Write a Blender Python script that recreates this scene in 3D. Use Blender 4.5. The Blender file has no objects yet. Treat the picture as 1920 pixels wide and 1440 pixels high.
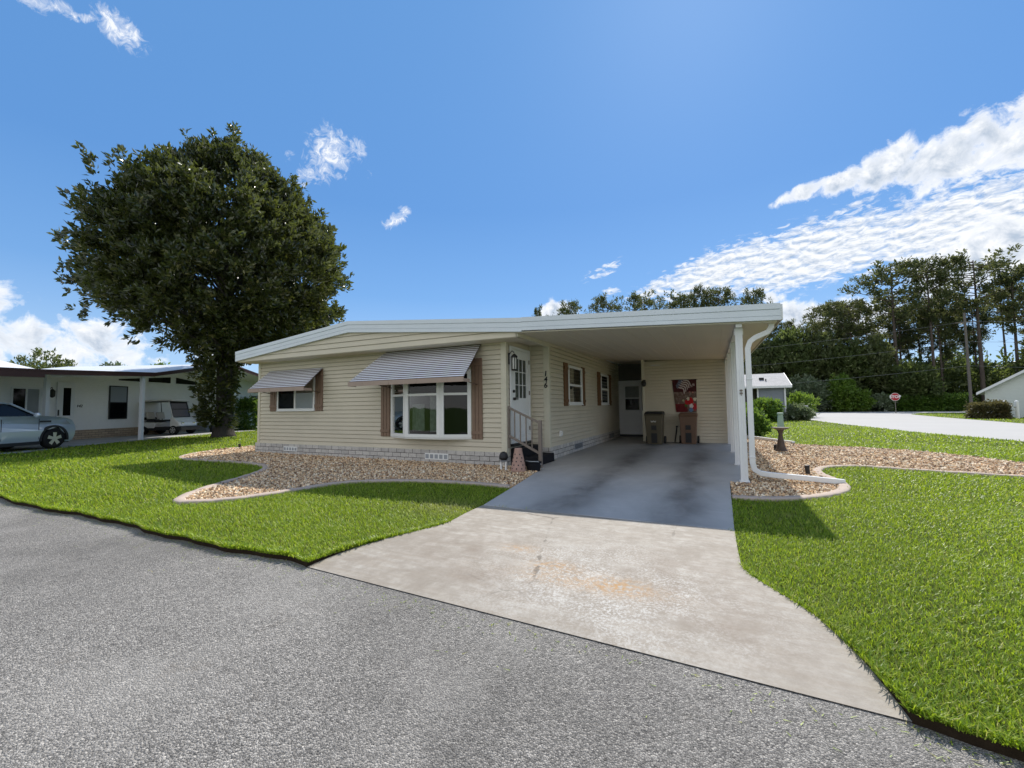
import bpy, bmesh, math, random
import numpy as np
from mathutils import Vector, Matrix, noise
random.seed(7); rng = np.random.default_rng(7)
sc = bpy.context.scene
COL = sc.collection
PI = math.pi
R = math.radians

# ------------------------------------------------------------------ node helpers
class NT:
    def __init__(s, tree):
        s.t = tree; s.n = tree.nodes; s.l = tree.links; s.n.clear()
    def node(s, typ, **k):
        x = s.n.new(typ)
        for a, b in k.items(): setattr(x, a, b)
        return x
    def put(s, sock, val):
        if isinstance(val, bpy.types.NodeSocket): s.l.new(val, sock)
        elif val is not None:
            if hasattr(sock.default_value, '__len__') and not hasattr(val, '__len__'): val = [val]*len(sock.default_value)
            if hasattr(sock.default_value, '__len__') and len(sock.default_value) == 4 and len(val) == 3: val = (*val, 1)
            sock.default_value = val
    def m(s, op, a, b=None, c=None, clamp=False):
        x = s.node('ShaderNodeMath', operation=op, use_clamp=clamp)
        s.put(x.inputs[0], a)
        if b is not None: s.put(x.inputs[1], b)
        if c is not None: s.put(x.inputs[2], c)
        return x.outputs[0]
    def mix(s, f, a, b, mode='MIX'):
        x = s.node('ShaderNodeMix', data_type='RGBA', blend_type=mode)
        s.put(x.inputs[0], f); s.put(x.inputs[6], a); s.put(x.inputs[7], b)
        return x.outputs[2]
    def ramp(s, f, stops, interp='LINEAR'):
        x = s.node('ShaderNodeValToRGB'); cr = x.color_ramp; cr.interpolation = interp
        while len(cr.elements) < len(stops): cr.elements.new(0.5)
        for e, (p, c) in zip(cr.elements, stops):
            e.position = p; e.color = (*c, 1) if hasattr(c, '__len__') else (c, c, c, 1)
        s.put(x.inputs[0], f); return x.outputs[0]
    def noise(s, vec, scale, detail=4, rough=.55, dist=0.0):
        x = s.node('ShaderNodeTexNoise'); s.put(x.inputs['Vector'], vec)
        x.inputs['Scale'].default_value = scale; x.inputs['Detail'].default_value = detail
        x.inputs['Roughness'].default_value = rough; x.inputs['Distortion'].default_value = dist
        return x.outputs[0]
    def voro(s, vec, scale, feature='F1', rnd=1.0):
        x = s.node('ShaderNodeTexVoronoi', feature=feature); s.put(x.inputs['Vector'], vec)
        x.inputs['Scale'].default_value = scale
        if 'Randomness' in x.inputs: x.inputs['Randomness'].default_value = rnd
        return x
    def mapping(s, vec, scale=(1,1,1), rot=(0,0,0), loc=(0,0,0)):
        x = s.node('ShaderNodeMapping'); s.put(x.inputs[0], vec)
        x.inputs['Scale'].default_value = scale; x.inputs['Rotation'].default_value = rot; x.inputs['Location'].default_value = loc
        return x.outputs[0]
    def pos(s): return s.node('ShaderNodeNewGeometry').outputs['Position']
    def attr(s, nm='Col'): return s.node('ShaderNodeAttribute', attribute_name=nm).outputs['Color']
    def uv(s): return s.node('ShaderNodeTexCoord').outputs['UV']
    def bump(s, h, strength=.3, dist=.01):
        x = s.node('ShaderNodeBump'); s.put(x.inputs['Height'], h)
        x.inputs['Strength'].default_value = strength; x.inputs['Distance'].default_value = dist
        return x.outputs[0]
    def bsdf(s, col, rough=.6, spec=.4, metal=0, nrm=None, coat=0):
        x = s.node('ShaderNodeBsdfPrincipled'); s.put(x.inputs['Base Color'], col)
        s.put(x.inputs['Roughness'], rough); s.put(x.inputs['Specular IOR Level'], spec); s.put(x.inputs['Metallic'], metal)
        if coat: x.inputs['Coat Weight'].default_value = coat; x.inputs['Coat Roughness'].default_value = .05
        if nrm is not None: s.l.new(nrm, x.inputs['Normal'])
        return x.outputs[0]
    def out(s, sh):
        o = s.node('ShaderNodeOutputMaterial'); s.l.new(sh, o.inputs[0])

MATS = {}
def mat(name, fn):
    m = bpy.data.materials.new(name); m.use_nodes = True
    fn(NT(m.node_tree)); MATS[name] = m; return m

def plain(name, col, rough=.55, spec=.4, metal=0, var=.12, scale=3.0, bump=0.0, bscale=60., coat=0):
    """painted or moulded surface with faint dirt and tone variation"""
    def f(n):
        p = n.pos()
        a = n.noise(p, scale, 5, .6); b = n.noise(p, scale*9, 4, .6)
        t = n.m('ADD', n.m('MULTIPLY', a, .6), n.m('MULTIPLY', b, .4))
        c = n.mix(n.ramp(t, [(.3, 0.), (.7, 1.)]), tuple(x*(1-var) for x in col), tuple(min(1, x*(1+var*.6)) for x in col))
        nr = n.bump(n.noise(p, bscale, 3), bump, .004) if bump else None
        n.out(n.bsdf(c, rough, spec, metal, nr, coat))
    return mat(name, f)

# ------------------------------------------------------------------ mesh helpers
class MB:
    def __init__(s): s.v = []; s.f = []; s.mi = []; s.T = None; s.cur = 0; s.sm = []; s.smooth = False
    def _add(s, pts, faces):
        o = len(s.v)
        for p in pts:
            p = Vector(p)
            if s.T is not None: p = s.T @ p
            s.v.append(p)
        for f in faces:
            s.f.append([o+i for i in f]); s.mi.append(s.cur); s.sm.append(s.smooth)
        return s
    def box(s, x0, x1, y0, y1, z0, z1):
        if x0 > x1: x0, x1 = x1, x0
        if y0 > y1: y0, y1 = y1, y0
        if z0 > z1: z0, z1 = z1, z0
        return s._add([(x0,y0,z0),(x1,y0,z0),(x1,y1,z0),(x0,y1,z0),(x0,y0,z1),(x1,y0,z1),(x1,y1,z1),(x0,y1,z1)],
                      [(0,3,2,1),(4,5,6,7),(0,1,5,4),(1,2,6,5),(2,3,7,6),(3,0,4,7)])
    def hexa(s, b, t):
        return s._add(list(b)+list(t), [(0,3,2,1),(4,5,6,7),(0,1,5,4),(1,2,6,5),(2,3,7,6),(3,0,4,7)])
    def poly(s, pts): return s._add(pts, [tuple(range(len(pts)))])
    def prism(s, pts2, z0, z1):
        n = len(pts2); a = sum(pts2[i][0]*pts2[(i+1)%n][1]-pts2[(i+1)%n][0]*pts2[i][1] for i in range(n))
        if a < 0: pts2 = pts2[::-1]
        P = [(x,y,z0) for x,y in pts2]+[(x,y,z1) for x,y in pts2]
        F = [tuple(range(n-1,-1,-1)), tuple(range(n,2*n))]+[(i,(i+1)%n,n+(i+1)%n,n+i) for i in range(n)]
        return s._add(P, F)
    def extr(s, pts, d):
        """extrude a planar polygon of 3-D points by vector d"""
        n = len(pts); d = Vector(d); P = [Vector(p) for p in pts]+[Vector(p)+d for p in pts]
        return s._add(P, [tuple(range(n-1,-1,-1)), tuple(range(n,2*n))]+[(i,(i+1)%n,n+(i+1)%n,n+i) for i in range(n)])
    def tube(s, path, r, seg=8, cap=True, jit=0):
        path = [Vector(p) for p in path]; n = len(path)
        rs = r if hasattr(r, '__len__') else [r]*n
        P = []; up = Vector((0,0,1)); prev = None
        for i, p in enumerate(path):
            d = (path[min(i+1,n-1)]-path[max(i-1,0)]).normalized()
            if prev is None: a = d.cross(up if abs(d.z) < .9 else Vector((1,0,0))).normalized()
            else: a = (prev-d*prev.dot(d)).normalized()
            prev = a; b = d.cross(a)
            for k in range(seg):
                t = 2*PI*k/seg; rr = rs[i]*(1+(random.uniform(-jit,jit) if jit else 0))
                P.append(p+(a*math.cos(t)+b*math.sin(t))*rr)
        F = [(i*seg+k, i*seg+(k+1)%seg, (i+1)*seg+(k+1)%seg, (i+1)*seg+k) for i in range(n-1) for k in range(seg)]
        if cap: F += [tuple(range(seg-1,-1,-1)), tuple(range((n-1)*seg, n*seg))]
        return s._add(P, F)
    def cyl(s, c, r, h, seg=16, r2=None):
        c = Vector(c); return s.tube([c, c+Vector((0,0,h))], [r, r if r2 is None else r2], seg)
    def lathe(s, prof, c=(0,0,0), seg=24):
        c = Vector(c); P = []
        for r, z in prof:
            for k in range(seg):
                t = 2*PI*k/seg; P.append(c+Vector((r*math.cos(t), r*math.sin(t), z)))
        n = len(prof)
        F = [(i*seg+k, i*seg+(k+1)%seg, (i+1)*seg+(k+1)%seg, (i+1)*seg+k) for i in range(n-1) for k in range(seg)]
        F += [tuple(range(seg-1,-1,-1)), tuple(range((n-1)*seg, n*seg))]
        return s._add(P, F)
    def build(s, name, mats, parent=None, local=False, bevel=0, bseg=2, recalc=True, shade=None):
        me = bpy.data.meshes.new(name)
        off = Vector((0,0,0))
        if parent is not None and not local:
            q = parent
            while q is not None: off += q.location; q = q.parent
        me.from_pydata([tuple(p-off) for p in s.v], [], s.f)
        for m in (mats if isinstance(mats, (list, tuple)) else [mats]):
            me.materials.append(MATS[m] if isinstance(m, str) else m)
        me.polygons.foreach_set('material_index', s.mi)
        sm = s.sm if shade is None else [shade]*len(s.f)
        if recalc:
            bm = bmesh.new(); bm.from_mesh(me); bmesh.ops.recalc_face_normals(bm, faces=bm.faces); bm.to_mesh(me); bm.free()
        me.polygons.foreach_set('use_smooth', sm)
        uvl = me.uv_layers.new(name='UVMap'); uv = np.zeros((len(me.loops), 2))
        for p in me.polygons:                       # box-projected metres
            n = p.normal; ax = max(range(3), key=lambda i: abs(n[i]))
            for li in p.loop_indices:
                c = me.vertices[me.loops[li].vertex_index].co+off
                uv[li] = (c.y, c.z) if ax == 0 else (c.x, c.z) if ax == 1 else (c.x, c.y)
        uvl.data.foreach_set('uv', uv.ravel())
        o = bpy.data.objects.new(name, me); COL.objects.link(o)
        if parent is not None: o.parent = parent
        if bevel:
            b = o.modifiers.new('Bevel', 'BEVEL'); b.width = bevel; b.segments = bseg; b.limit_method = 'ANGLE'; b.angle_limit = R(40)
            b.harden_normals = False
        return o

def tag(o, label=None, cat=None, group=None, kind=None):
    if label: o['label'] = label
    if cat: o['category'] = cat
    if group: o['group'] = group
    if kind: o['kind'] = kind
    return o
def thing(name, label, cat, loc=(0,0,0), rz=0, group=None):
    o = bpy.data.objects.new(name, None); o.location = loc; o.rotation_euler = (0,0,rz); o.empty_display_size = .2
    COL.objects.link(o); return tag(o, label, cat, group)

def np_mesh(name, V, F, mats, col=None, parent=None, smooth=False):
    """V n x 3, F k x m index array, col n x 3 -> attribute Col"""
    V = np.asarray(V, np.float32); F = np.asarray(F, np.int32); k, m = F.shape
    me = bpy.data.meshes.new(name)
    me.vertices.add(len(V)); me.vertices.foreach_set('co', V.ravel())
    me.loops.add(k*m); me.loops.foreach_set('vertex_index', F.ravel())
    me.polygons.add(k); me.polygons.foreach_set('loop_start', np.arange(k, dtype=np.int32)*m)
    try: me.polygons.foreach_set('loop_total', np.full(k, m, np.int32))
    except Exception: pass
    me.polygons.foreach_set('use_smooth', np.full(k, smooth))
    if col is not None:
        a = me.attributes.new('Col', 'FLOAT_COLOR', 'POINT')
        c = np.ones((len(V), 4), np.float32); c[:, :3] = col; a.data.foreach_set('color', c.ravel())
    me.materials.append(MATS[mats]); me.update(calc_edges=True)
    o = bpy.data.objects.new(name, me); COL.objects.link(o)
    if parent is not None: o.parent = parent
    return o

def norm(a): return a/np.maximum(np.linalg.norm(a, axis=-1, keepdims=True), 1e-9)
def leaves(C, D, L, W, fold=.18, bend=0.0):
    """one folded rhombic leaf per row: base C, direction D, length L, width W -> V, F"""
    n = len(C); D = norm(D)
    rv = norm(rng.normal(size=(n, 3))); S = norm(np.cross(D, rv)); N = np.cross(S, D)
    L = np.asarray(L).reshape(-1, 1); W = np.asarray(W).reshape(-1, 1)
    mid = C+D*L*.5
    V = np.stack([C, mid+S*W*.5+N*W*fold, C+D*L-N*L*bend, mid-S*W*.5+N*W*fold], 1).reshape(-1, 3)
    F = np.arange(n*4).reshape(-1, 4)
    return V, F
def inside(poly, X, Y):
    poly = np.asarray(poly); r = np.zeros(len(X), bool); n = len(poly); j = n-1
    for i in range(n):
        xi, yi = poly[i]; xj, yj = poly[j]
        c = ((yi > Y) != (yj > Y)) & (X < (xj-xi)*(Y-yi)/((yj-yi) if yj != yi else 1e-9)+xi)
        r ^= c; j = i
    return r
def smooth_path(pts, k=6):
    """Catmull-Rom through 2-D points"""
    out = []; n = len(pts)
    for i in range(n-1):
        p0, p1, p2, p3 = [np.array(pts[max(0, min(n-1, j))], float) for j in (i-1, i, i+1, i+2)]
        for t in np.linspace(0, 1, k, endpoint=False):
            out.append(tuple(.5*((2*p1)+(-p0+p2)*t+(2*p0-5*p1+4*p2-p3)*t*t+(-p0+3*p1-3*p2+p3)*t**3)))
    out.append(tuple(pts[-1])); return out

# ------------------------------------------------------------------ materials
plain('fascia_paint', (.66,.71,.76), .4, .4, var=.06)
plain('white_paint', (.75,.76,.77), .4, .4, var=.06)
plain('white_vinyl', (.80,.80,.78), .35, .45, var=.04)
plain('white_roof', (.74,.75,.76), .35, .4, var=.08, scale=1.2)
plain('cream_trim', (.62,.58,.46), .5, .35, var=.06)
plain('ceiling_cream', (.66,.60,.50), .5, .35, var=.06, scale=1.)
def f_siding(n):
    p = n.pos(); a = n.noise(p, .9, 4, .6); b = n.noise(n.mapping(p, (3,3,40)), 2., 4, .6)
    t = n.m('ADD', n.m('MULTIPLY', a, .6), n.m('MULTIPLY', b, .4))
    c = n.mix(n.ramp(t, [(.35, 0.), (.68, 1.)]), (.56,.505,.395), (.655,.59,.47))
    n.out(n.bsdf(c, .5, .35, 0, n.bump(n.noise(n.mapping(p, (12,12,60)), 6., 3), .08, .004)))
mat('cream_siding', f_siding)
plain('pale_siding', (.62,.66,.62), .5, .3, var=.06, scale=1.)
plain('white_siding', (.80,.80,.79), .5, .3, var=.06, scale=1.)
plain('grey_siding', (.24,.27,.31), .5, .3, var=.06, scale=1.)
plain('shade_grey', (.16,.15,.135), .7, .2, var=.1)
plain('brown_shutter', (.23,.15,.105), .55, .35, var=.18, scale=8)
plain('wood_shutter', (.17,.085,.035), .55, .35, var=.25, scale=10)
plain('brown_valance', (.36,.27,.22), .45, .4, var=.08)
plain('awning_brown', (.09,.055,.045), .4, .4, var=.1)
plain('awning_white', (.74,.76,.80), .3, .5, var=.08, scale=6)
plain('taupe_metal', (.20,.165,.14), .45, .4, var=.08)
plain('black_metal', (.015,.015,.016), .4, .4)
plain('black_plastic', (.02,.02,.022), .5, .4)
plain('grey_plastic', (.33,.35,.37), .5, .3)
plain('step_blue', (.011,.011,.015), .75, .2, bump=.3, bscale=200)
plain('dark_fascia', (.07,.03,.027), .45, .4, var=.15)
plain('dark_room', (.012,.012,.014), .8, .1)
plain('curtain', (.55,.56,.54), .9, .1, var=.2, scale=12)
plain('sheer', (.30,.34,.31), .9, .1, var=.5, scale=9)
plain('bin_olive', (.105,.088,.055), .5, .35, var=.12, bump=.1)
plain('bin_brown', (.16,.095,.062), .5, .35, var=.12, bump=.1)
plain('terracotta', (.42,.27,.22), .8, .2, var=.12, scale=8, bump=.2)
plain('bath_stone', (.10,.08,.07), .85, .2, var=.35, scale=14, bump=.4)
plain('bath_bowl', (.20,.185,.17), .8, .2, var=.25, scale=14, bump=.3)
plain('pedestal_green', (.33,.43,.37), .5, .3, var=.08)
plain('silver_paint', (.52,.59,.65), .28, .5, metal=.3, var=.03, coat=.8)
plain('cart_white', (.78,.78,.77), .3, .5, var=.04)
plain('cart_seat', (.55,.52,.47), .6, .3, var=.1)
plain('rubber', (.014,.014,.014), .8, .2)
plain('alloy', (.62,.62,.63), .3, .5, metal=.7, var=.05)
plain('sign_red', (.42,.018,.028), .4, .4, var=.06)
plain('chrome', (.7,.7,.7), .15, .5, metal=1, var=.02)
def f_brick_tan(n):
    b = n.node('ShaderNodeTexBrick'); n.put(b.inputs['Vector'], n.uv()); b.inputs['Scale'].default_value = 1
    b.inputs['Brick Width'].default_value = .30; b.inputs['Row Height'].default_value = .10; b.inputs['Mortar Size'].default_value = .007
    b.inputs['Color1'].default_value = (.50,.38,.26,1); b.inputs['Color2'].default_value = (.36,.27,.19,1); b.inputs['Mortar'].default_value = (.12,.09,.07,1)
    n.out(n.bsdf(b.outputs[0], .8, .2))
mat('brick_tan', f_brick_tan)
plain('curb', (.43,.35,.295), .85, .2, var=.14, scale=7, bump=.25)
plain('pole_wood', (.17,.15,.13), .85, .2, var=.2, scale=9)
plain('wire', (.22,.22,.22), .5, .3)
plain('lamp_glass', (.55,.55,.50), .2, .5)
plain('soil', (.030,.021,.013), .95, .1, var=.4, scale=20, bump=.6)

def f_glass(n):
    fr = n.node('ShaderNodeFresnel'); fr.inputs[0].default_value = 1.5
    t = n.node('ShaderNodeBsdfTransparent'); t.inputs[0].default_value = (.55,.58,.57,1)
    g = n.node('ShaderNodeBsdfGlossy'); g.inputs['Roughness'].default_value = .02; g.inputs[0].default_value = (1,1,1,1)
    p = n.pos(); g_n = n.bump(n.noise(p, 2.2, 2), .05, .02); n.l.new(g_n, g.inputs['Normal'])
    mx = n.node('ShaderNodeMixShader'); n.put(mx.inputs[0], n.m('MULTIPLY_ADD', fr.outputs[0], .55, .01))
    n.l.new(t.outputs[0], mx.inputs[1]); n.l.new(g.outputs[0], mx.inputs[2]); n.out(mx.outputs[0])
mat('window_glass', f_glass)
def f_tint(n): n.out(n.bsdf((.005,.006,.007), .06, .28))
mat('tinted_glass', f_tint)

def f_brick(n):
    b = n.node('ShaderNodeTexBrick'); n.put(b.inputs['Vector'], n.mapping(n.uv(), (1,1,1), (0,0,0), (.03,-.003,0)))
    b.inputs['Scale'].default_value = 1; b.inputs['Brick Width'].default_value = .235; b.inputs['Row Height'].default_value = .101
    b.inputs['Mortar Size'].default_value = .006; b.inputs['Mortar Smooth'].default_value = .15; b.inputs['Bias'].default_value = -.1
    b.inputs['Color1'].default_value = (.60,.57,.53,1); b.inputs['Color2'].default_value = (.44,.42,.40,1); b.inputs['Mortar'].default_value = (.05,.046,.043,1)
    p = n.pos(); d = n.noise(p, 26, 5, .7); st = n.noise(n.mapping(p, (1,1,4)), 9, 4, .6)
    c = n.mix(n.ramp(d, [(.45, 0.), (.72, .55)]), b.outputs[0], (.24,.22,.20))
    c = n.mix(n.ramp(st, [(.5, 0.), (.75, .5)]), c, (.70,.68,.65))
    h = n.m('ADD', n.m('MULTIPLY', b.outputs[1], -1.), n.m('MULTIPLY', n.noise(p, 60, 4), .4))
    n.out(n.bsdf(c, .8, .25, 0, n.bump(h, .7, .01)))
mat('white_brick', f_brick)

def f_asphalt(n):
    p = n.pos()
    v = n.voro(p, 120); v2 = n.voro(p, 220); vd = n.voro(p, 120, 'DISTANCE_TO_EDGE')
    t = n.node('ShaderNodeSeparateColor'); n.l.new(v.outputs['Color'], t.inputs[0])
    t2 = n.node('ShaderNodeSeparateColor'); n.l.new(v2.outputs['Color'], t2.inputs[0])
    st = n.ramp(t.outputs[0], [(0., (.08,.078,.076)), (.24, (.20,.196,.19)), (.55, (.35,.342,.33)), (.85, (.55,.535,.51)), (1., (.74,.715,.68))])
    s2 = n.ramp(t2.outputs[1], [(0., (.07,.069,.068)), (.5, (.27,.264,.255)), (1., (.62,.60,.57))])
    c = n.mix(.42, st, s2)
    c = n.mix(n.ramp(vd.outputs['Distance'], [(0., .75), (.12, 0.)]), c, (.03,.03,.031))
    big = n.noise(p, .55, 5, .62, .6); c = n.mix(n.ramp(big, [(.30, .55), (.60, 0.)]), c, (.085,.083,.08), 'MIX')
    lt = n.noise(n.mapping(p, (1,1,1), (0,0,0), (7,3,0)), .8, 4, .6); c = n.mix(n.ramp(lt, [(.5, 0.), (.75, .35)]), c, (.50,.49,.47))
    ed = n.noise(p, 3.5, 5, .7); c = n.mix(n.ramp(ed, [(.62, 0.), (.8, .35)]), c, (.16,.125,.09))
    h = n.m('ADD', v.outputs['Distance'], n.m('MULTIPLY', v2.outputs['Distance'], .5))
    c = n.mix(1., c, (.86,.835,.80), 'MULTIPLY')
    n.out(n.bsdf(c, .85, .25, 0, n.bump(n.m('MULTIPLY', h, -1.), .75, .012)))
mat('asphalt', f_asphalt)
def f_street(n):
    p = n.pos(); a = n.noise(p, .35, 5, .6); b = n.noise(p, 18, 4, .7)
    c = n.mix(n.m('ADD', n.m('MULTIPLY', a, .6), n.m('MULTIPLY', b, .4)), (.31,.305,.295), (.43,.42,.405))
    n.out(n.bsdf(c, .85, .25, 0, n.bump(b, .2, .01)))
mat('side_street', f_street)

def f_concrete(n):
    p = n.pos()
    a = n.noise(p, .9, 6, .65, .4); sp = n.noise(p, 55, 4, .75); st = n.noise(n.mapping(p, (.7,5,1), (0,0,R(-10))), 3.2, 5, .65)
    c = n.mix(n.ramp(a, [(.3, 0.), (.68, 1.)]), (.285,.258,.22), (.405,.38,.34))
    c = n.mix(n.ramp(st, [(.38, .6), (.62, 0.)]), c, (.25,.21,.165))
    # worn patch of exposed aggregate towards the middle of the apron
    def blob(x, y, sx, sy):
        s = n.node('ShaderNodeSeparateXYZ'); n.l.new(p, s.inputs[0])
        dx = n.m('DIVIDE', n.m('SUBTRACT', s.outputs[0], x), sx); dy = n.m('DIVIDE', n.m('SUBTRACT', s.outputs[1], y), sy)
        return n.m('POWER', 2.718, n.m('MULTIPLY', n.m('ADD', n.m('MULTIPLY', dx, dx), n.m('MULTIPLY', dy, dy)), -1.))
    w = n.m('MULTIPLY', blob(-.95, 3.15, .75, .75), n.ramp(n.noise(p, 2.2, 5, .7), [(.32, 0.), (.6, 1.)]))
    w2 = n.m('MULTIPLY', blob(-.45, 2.8, .65, .5), n.ramp(n.noise(n.mapping(p, loc=(4,1,0)), 2.6, 5, .7), [(.38, 0.), (.6, 1.)]))
    blot = n.noise(n.mapping(p, (1,1,1), loc=(2,7,0)), 2.6, 8, .72, .8); c = n.mix(n.ramp(blot, [(.48, 0.), (.66, .7)]), c, (.21,.18,.145))
    fine = n.noise(p, 9., 8, .75); c = n.mix(n.ramp(fine, [(.42, .55), (.58, 0.)]), c, (.22,.19,.155))
    c = n.mix(n.m('MULTIPLY', n.m('MULTIPLY', n.m('ADD', w, w2, clamp=True), n.ramp(sp, [(.46, 0.), (.60, 1.)])), .75), c, (.54,.53,.505))
    vc = n.voro(n.mapping(n.node('ShaderNodeTexCoord').outputs['Object'], (1,1,1), loc=(.3,.1,0)), .55, 'DISTANCE_TO_EDGE')
    crk = n.ramp(n.m('ADD', vc.outputs['Distance'], n.m('MULTIPLY', n.m('SUBTRACT', n.noise(p, 6, 4), .5), .05)), [(.0, .7), (.004, 0.)]); c = n.mix(n.m('MULTIPLY', crk, n.ramp(n.noise(p, .8, 2), [(.5, 0.), (.6, 1.)])), c, (.09,.075,.06))
    c = n.mix(n.m('MULTIPLY', n.m('ADD', w, w2, clamp=True), n.ramp(n.noise(n.mapping(p, loc=(9,9,0)), 70, 3, .7), [(.56, 0.), (.64, .8)])), c, (.22,.19,.155))
    for (x, y, sx, sy, k) in ((-.62,2.95,.22,.12,.9), (-1.15,3.1,.2,.1,.75), (-1.55,3.35,.16,.08,.7), (-.9,2.9,.5,.1,.5)):
        o = n.m('MULTIPLY', n.m('MULTIPLY', blob(x, y, sx, sy), k), n.ramp(n.noise(p, 24, 5, .8), [(.42, 0.), (.6, 1.)]))
        c = n.mix(o, c, (.37,.20,.06))
    for (x, y, sx, sy) in ((-.25,3.3,.5,.45), (-2.0,3.2,.45,.35), (.05,2.75,.3,.3), (-1.5,2.75,.5,.16)):
        o = n.m('MULTIPLY', n.m('MULTIPLY', blob(x, y, sx, sy), .55), n.ramp(n.noise(p, 3.5, 6, .7), [(.38, 0.), (.62, 1.)]))
        c = n.mix(o, c, (.19,.15,.115))
    n.out(n.bsdf(c, .8, .3, 0, n.bump(n.m('ADD', sp, n.noise(p, 140, 3)), .22, .006)))
mat('apron_concrete', f_concrete)
def f_slab(n):
    p = n.pos(); s = n.node('ShaderNodeSeparateXYZ'); n.l.new(p, s.inputs[0])
    a = n.noise(n.mapping(p, (1,.45,1)), 1.1, 6, .65, .6); sp = n.noise(p, 60, 4, .7)
    c = n.mix(n.ramp(a, [(.32, 0.), (.68, 1.)]), (.33,.33,.33), (.47,.465,.455))
    c = n.mix(n.ramp(n.noise(n.mapping(p, (1.2,5,1), loc=(3,3,0)), 2.2, 6, .7), [(.55, 0.), (.75, .5)]), c, (.58,.575,.565))
    for x0, w, k in ((-1.75,.33,.85), (-.42,.30,.8)):      # two tyre lanes
        wob = n.m('MULTIPLY', n.m('SUBTRACT', n.noise(p, .8, 3), .5), .35)
        d = n.m('DIVIDE', n.m('SUBTRACT', n.m('ADD', s.outputs[0], wob), x0), w)
        g = n.m('POWER', 2.718, n.m('MULTIPLY', n.m('MULTIPLY', d, d), -1.))
        g = n.m('MULTIPLY', n.m('MULTIPLY', g, k), n.ramp(n.noise(n.mapping(p, (1,.5,1)), 1.3, 5, .65), [(.3, .25), (.6, 1.)]))
        c = n.mix(g, c, (.10,.098,.096))
    n.out(n.bsdf(c, .5, .4, 0, n.bump(sp, .12, .004)))
mat('slab_concrete', f_slab)
def f_ground(n):
    p = n.pos(); a = n.noise(p, .12, 5, .6); b = n.noise(p, 4., 5, .7)
    c = n.mix(n.m('ADD', n.m('MULTIPLY', a, .5), n.m('MULTIPLY', b, .5)), (.035,.075,.010), (.10,.17,.025))
    n.out(n.bsdf(c, .9, .1, 0, n.bump(b, .5, .05)))
mat('ground_green', f_ground)
def f_lawn(n):
    p = n.pos(); a = n.noise(p, .5, 5, .6); b = n.noise(p, 22., 5, .75)
    c = n.mix(n.ramp(n.m('ADD', n.m('MULTIPLY', a, .4), n.m('MULTIPLY', b, .6)), [(.35, 0.), (.65, 1.)]), (.030,.043,.008), (.11,.14,.018))
    n.out(n.bsdf(c, .9, .1, 0, n.bump(b, .8, .03)))
mat('lawn_base', f_lawn)
def f_blade(n):
    c = n.attr(); s = n.node('ShaderNodeSeparateColor'); n.l.new(c, s.inputs[0])
    p = n.pos(); pt = n.noise(p, .7, 4, .6)
    g = n.ramp(s.outputs[0], [(0., (.085,.16,.010)), (.45, (.225,.345,.020)), (.82, (.39,.51,.045)), (.97, (.58,.55,.13)), (1., (.58,.48,.22))])
    g = n.mix(n.ramp(pt, [(.35, .35), (.6, 0.)]), g, (.045,.105,.008))
    dry = n.noise(n.mapping(p, loc=(5,2,0)), 1.3, 6, .7); sx = n.node('ShaderNodeSeparateXYZ'); n.l.new(p, sx.inputs[0])
    dx = n.m('DIVIDE', n.m('ADD', sx.outputs[0], 3.0), .55); dy = n.m('DIVIDE', n.m('SUBTRACT', sx.outputs[1], 4.35), .35)
    pk = n.m('POWER', 2.718, n.m('MULTIPLY', n.m('ADD', n.m('MULTIPLY', dx, dx), n.m('MULTIPLY', dy, dy)), -1.))
    g = n.mix(n.m('ADD', n.ramp(dry, [(.58, 0.), (.78, .6)]), n.m('MULTIPLY', pk, .8), clamp=True), g, (.34,.33,.12))
    d = n.bsdf(g, .45, .35)
    t = n.node('ShaderNodeBsdfTranslucent'); n.put(t.inputs[0], n.mix(.5, g, (.48,.62,.025), 'MIX'))
    mx = n.node('ShaderNodeMixShader'); mx.inputs[0].default_value = .45
    n.l.new(d, mx.inputs[1]); n.l.new(t.outputs[0], mx.inputs[2]); n.out(mx.outputs[0])
mat('grass_blade', f_blade)
def leafmat(name, dark, lite, alt, rough=.35, spec=.5, tr=.25, trc=(.16,.22,.03)):
    def f(n):
        s = n.node('ShaderNodeSeparateColor'); n.l.new(n.attr(), s.inputs[0])
        g = n.ramp(s.outputs[0], [(0., dark), (.75, lite), (.93, alt), (1., alt)])
        d = n.bsdf(g, rough, spec)
        t = n.node('ShaderNodeBsdfTranslucent'); t.inputs[0].default_value = (*trc, 1)
        mx = n.node('ShaderNodeMixShader'); mx.inputs[0].default_value = tr
        n.l.new(d, mx.inputs[1]); n.l.new(t.outputs[0], mx.inputs[2]); n.out(mx.outputs[0])
    mat(name, f)
leafmat('magnolia_leaf', (.012,.019,.007), (.060,.070,.020), (.22,.20,.075), .24, .6, .2, (.20,.24,.04))
leafmat('pine_needle', (.032,.050,.018), (.085,.105,.036), (.15,.135,.06), .5, .3, .25, (.20,.22,.07))
leafmat('woods_leaf', (.026,.040,.014), (.085,.115,.034), (.26,.28,.13), .5, .3, .32, (.20,.26,.06))
leafmat('shrub_leaf', (.035,.075,.015), (.10,.19,.03), (.20,.28,.06), .4, .4, .35, (.22,.34,.04))
leafmat('bright_leaf', (.045,.09,.012), (.12,.20,.025), (.22,.27,.05), .4, .4, .35, (.24,.36,.04))
leafmat('pale_leaf', (.06,.09,.045), (.16,.20,.11), (.40,.42,.36), .45, .4, .3, (.22,.28,.12))
leafmat('brown_leaf', (.055,.05,.02), (.12,.11,.045), (.20,.13,.08), .5, .3, .25, (.2,.18,.06))
leafmat('oak_leaf', (.034,.048,.018), (.105,.13,.048), (.23,.235,.12), .45, .4, .32, (.22,.26,.07))
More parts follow.
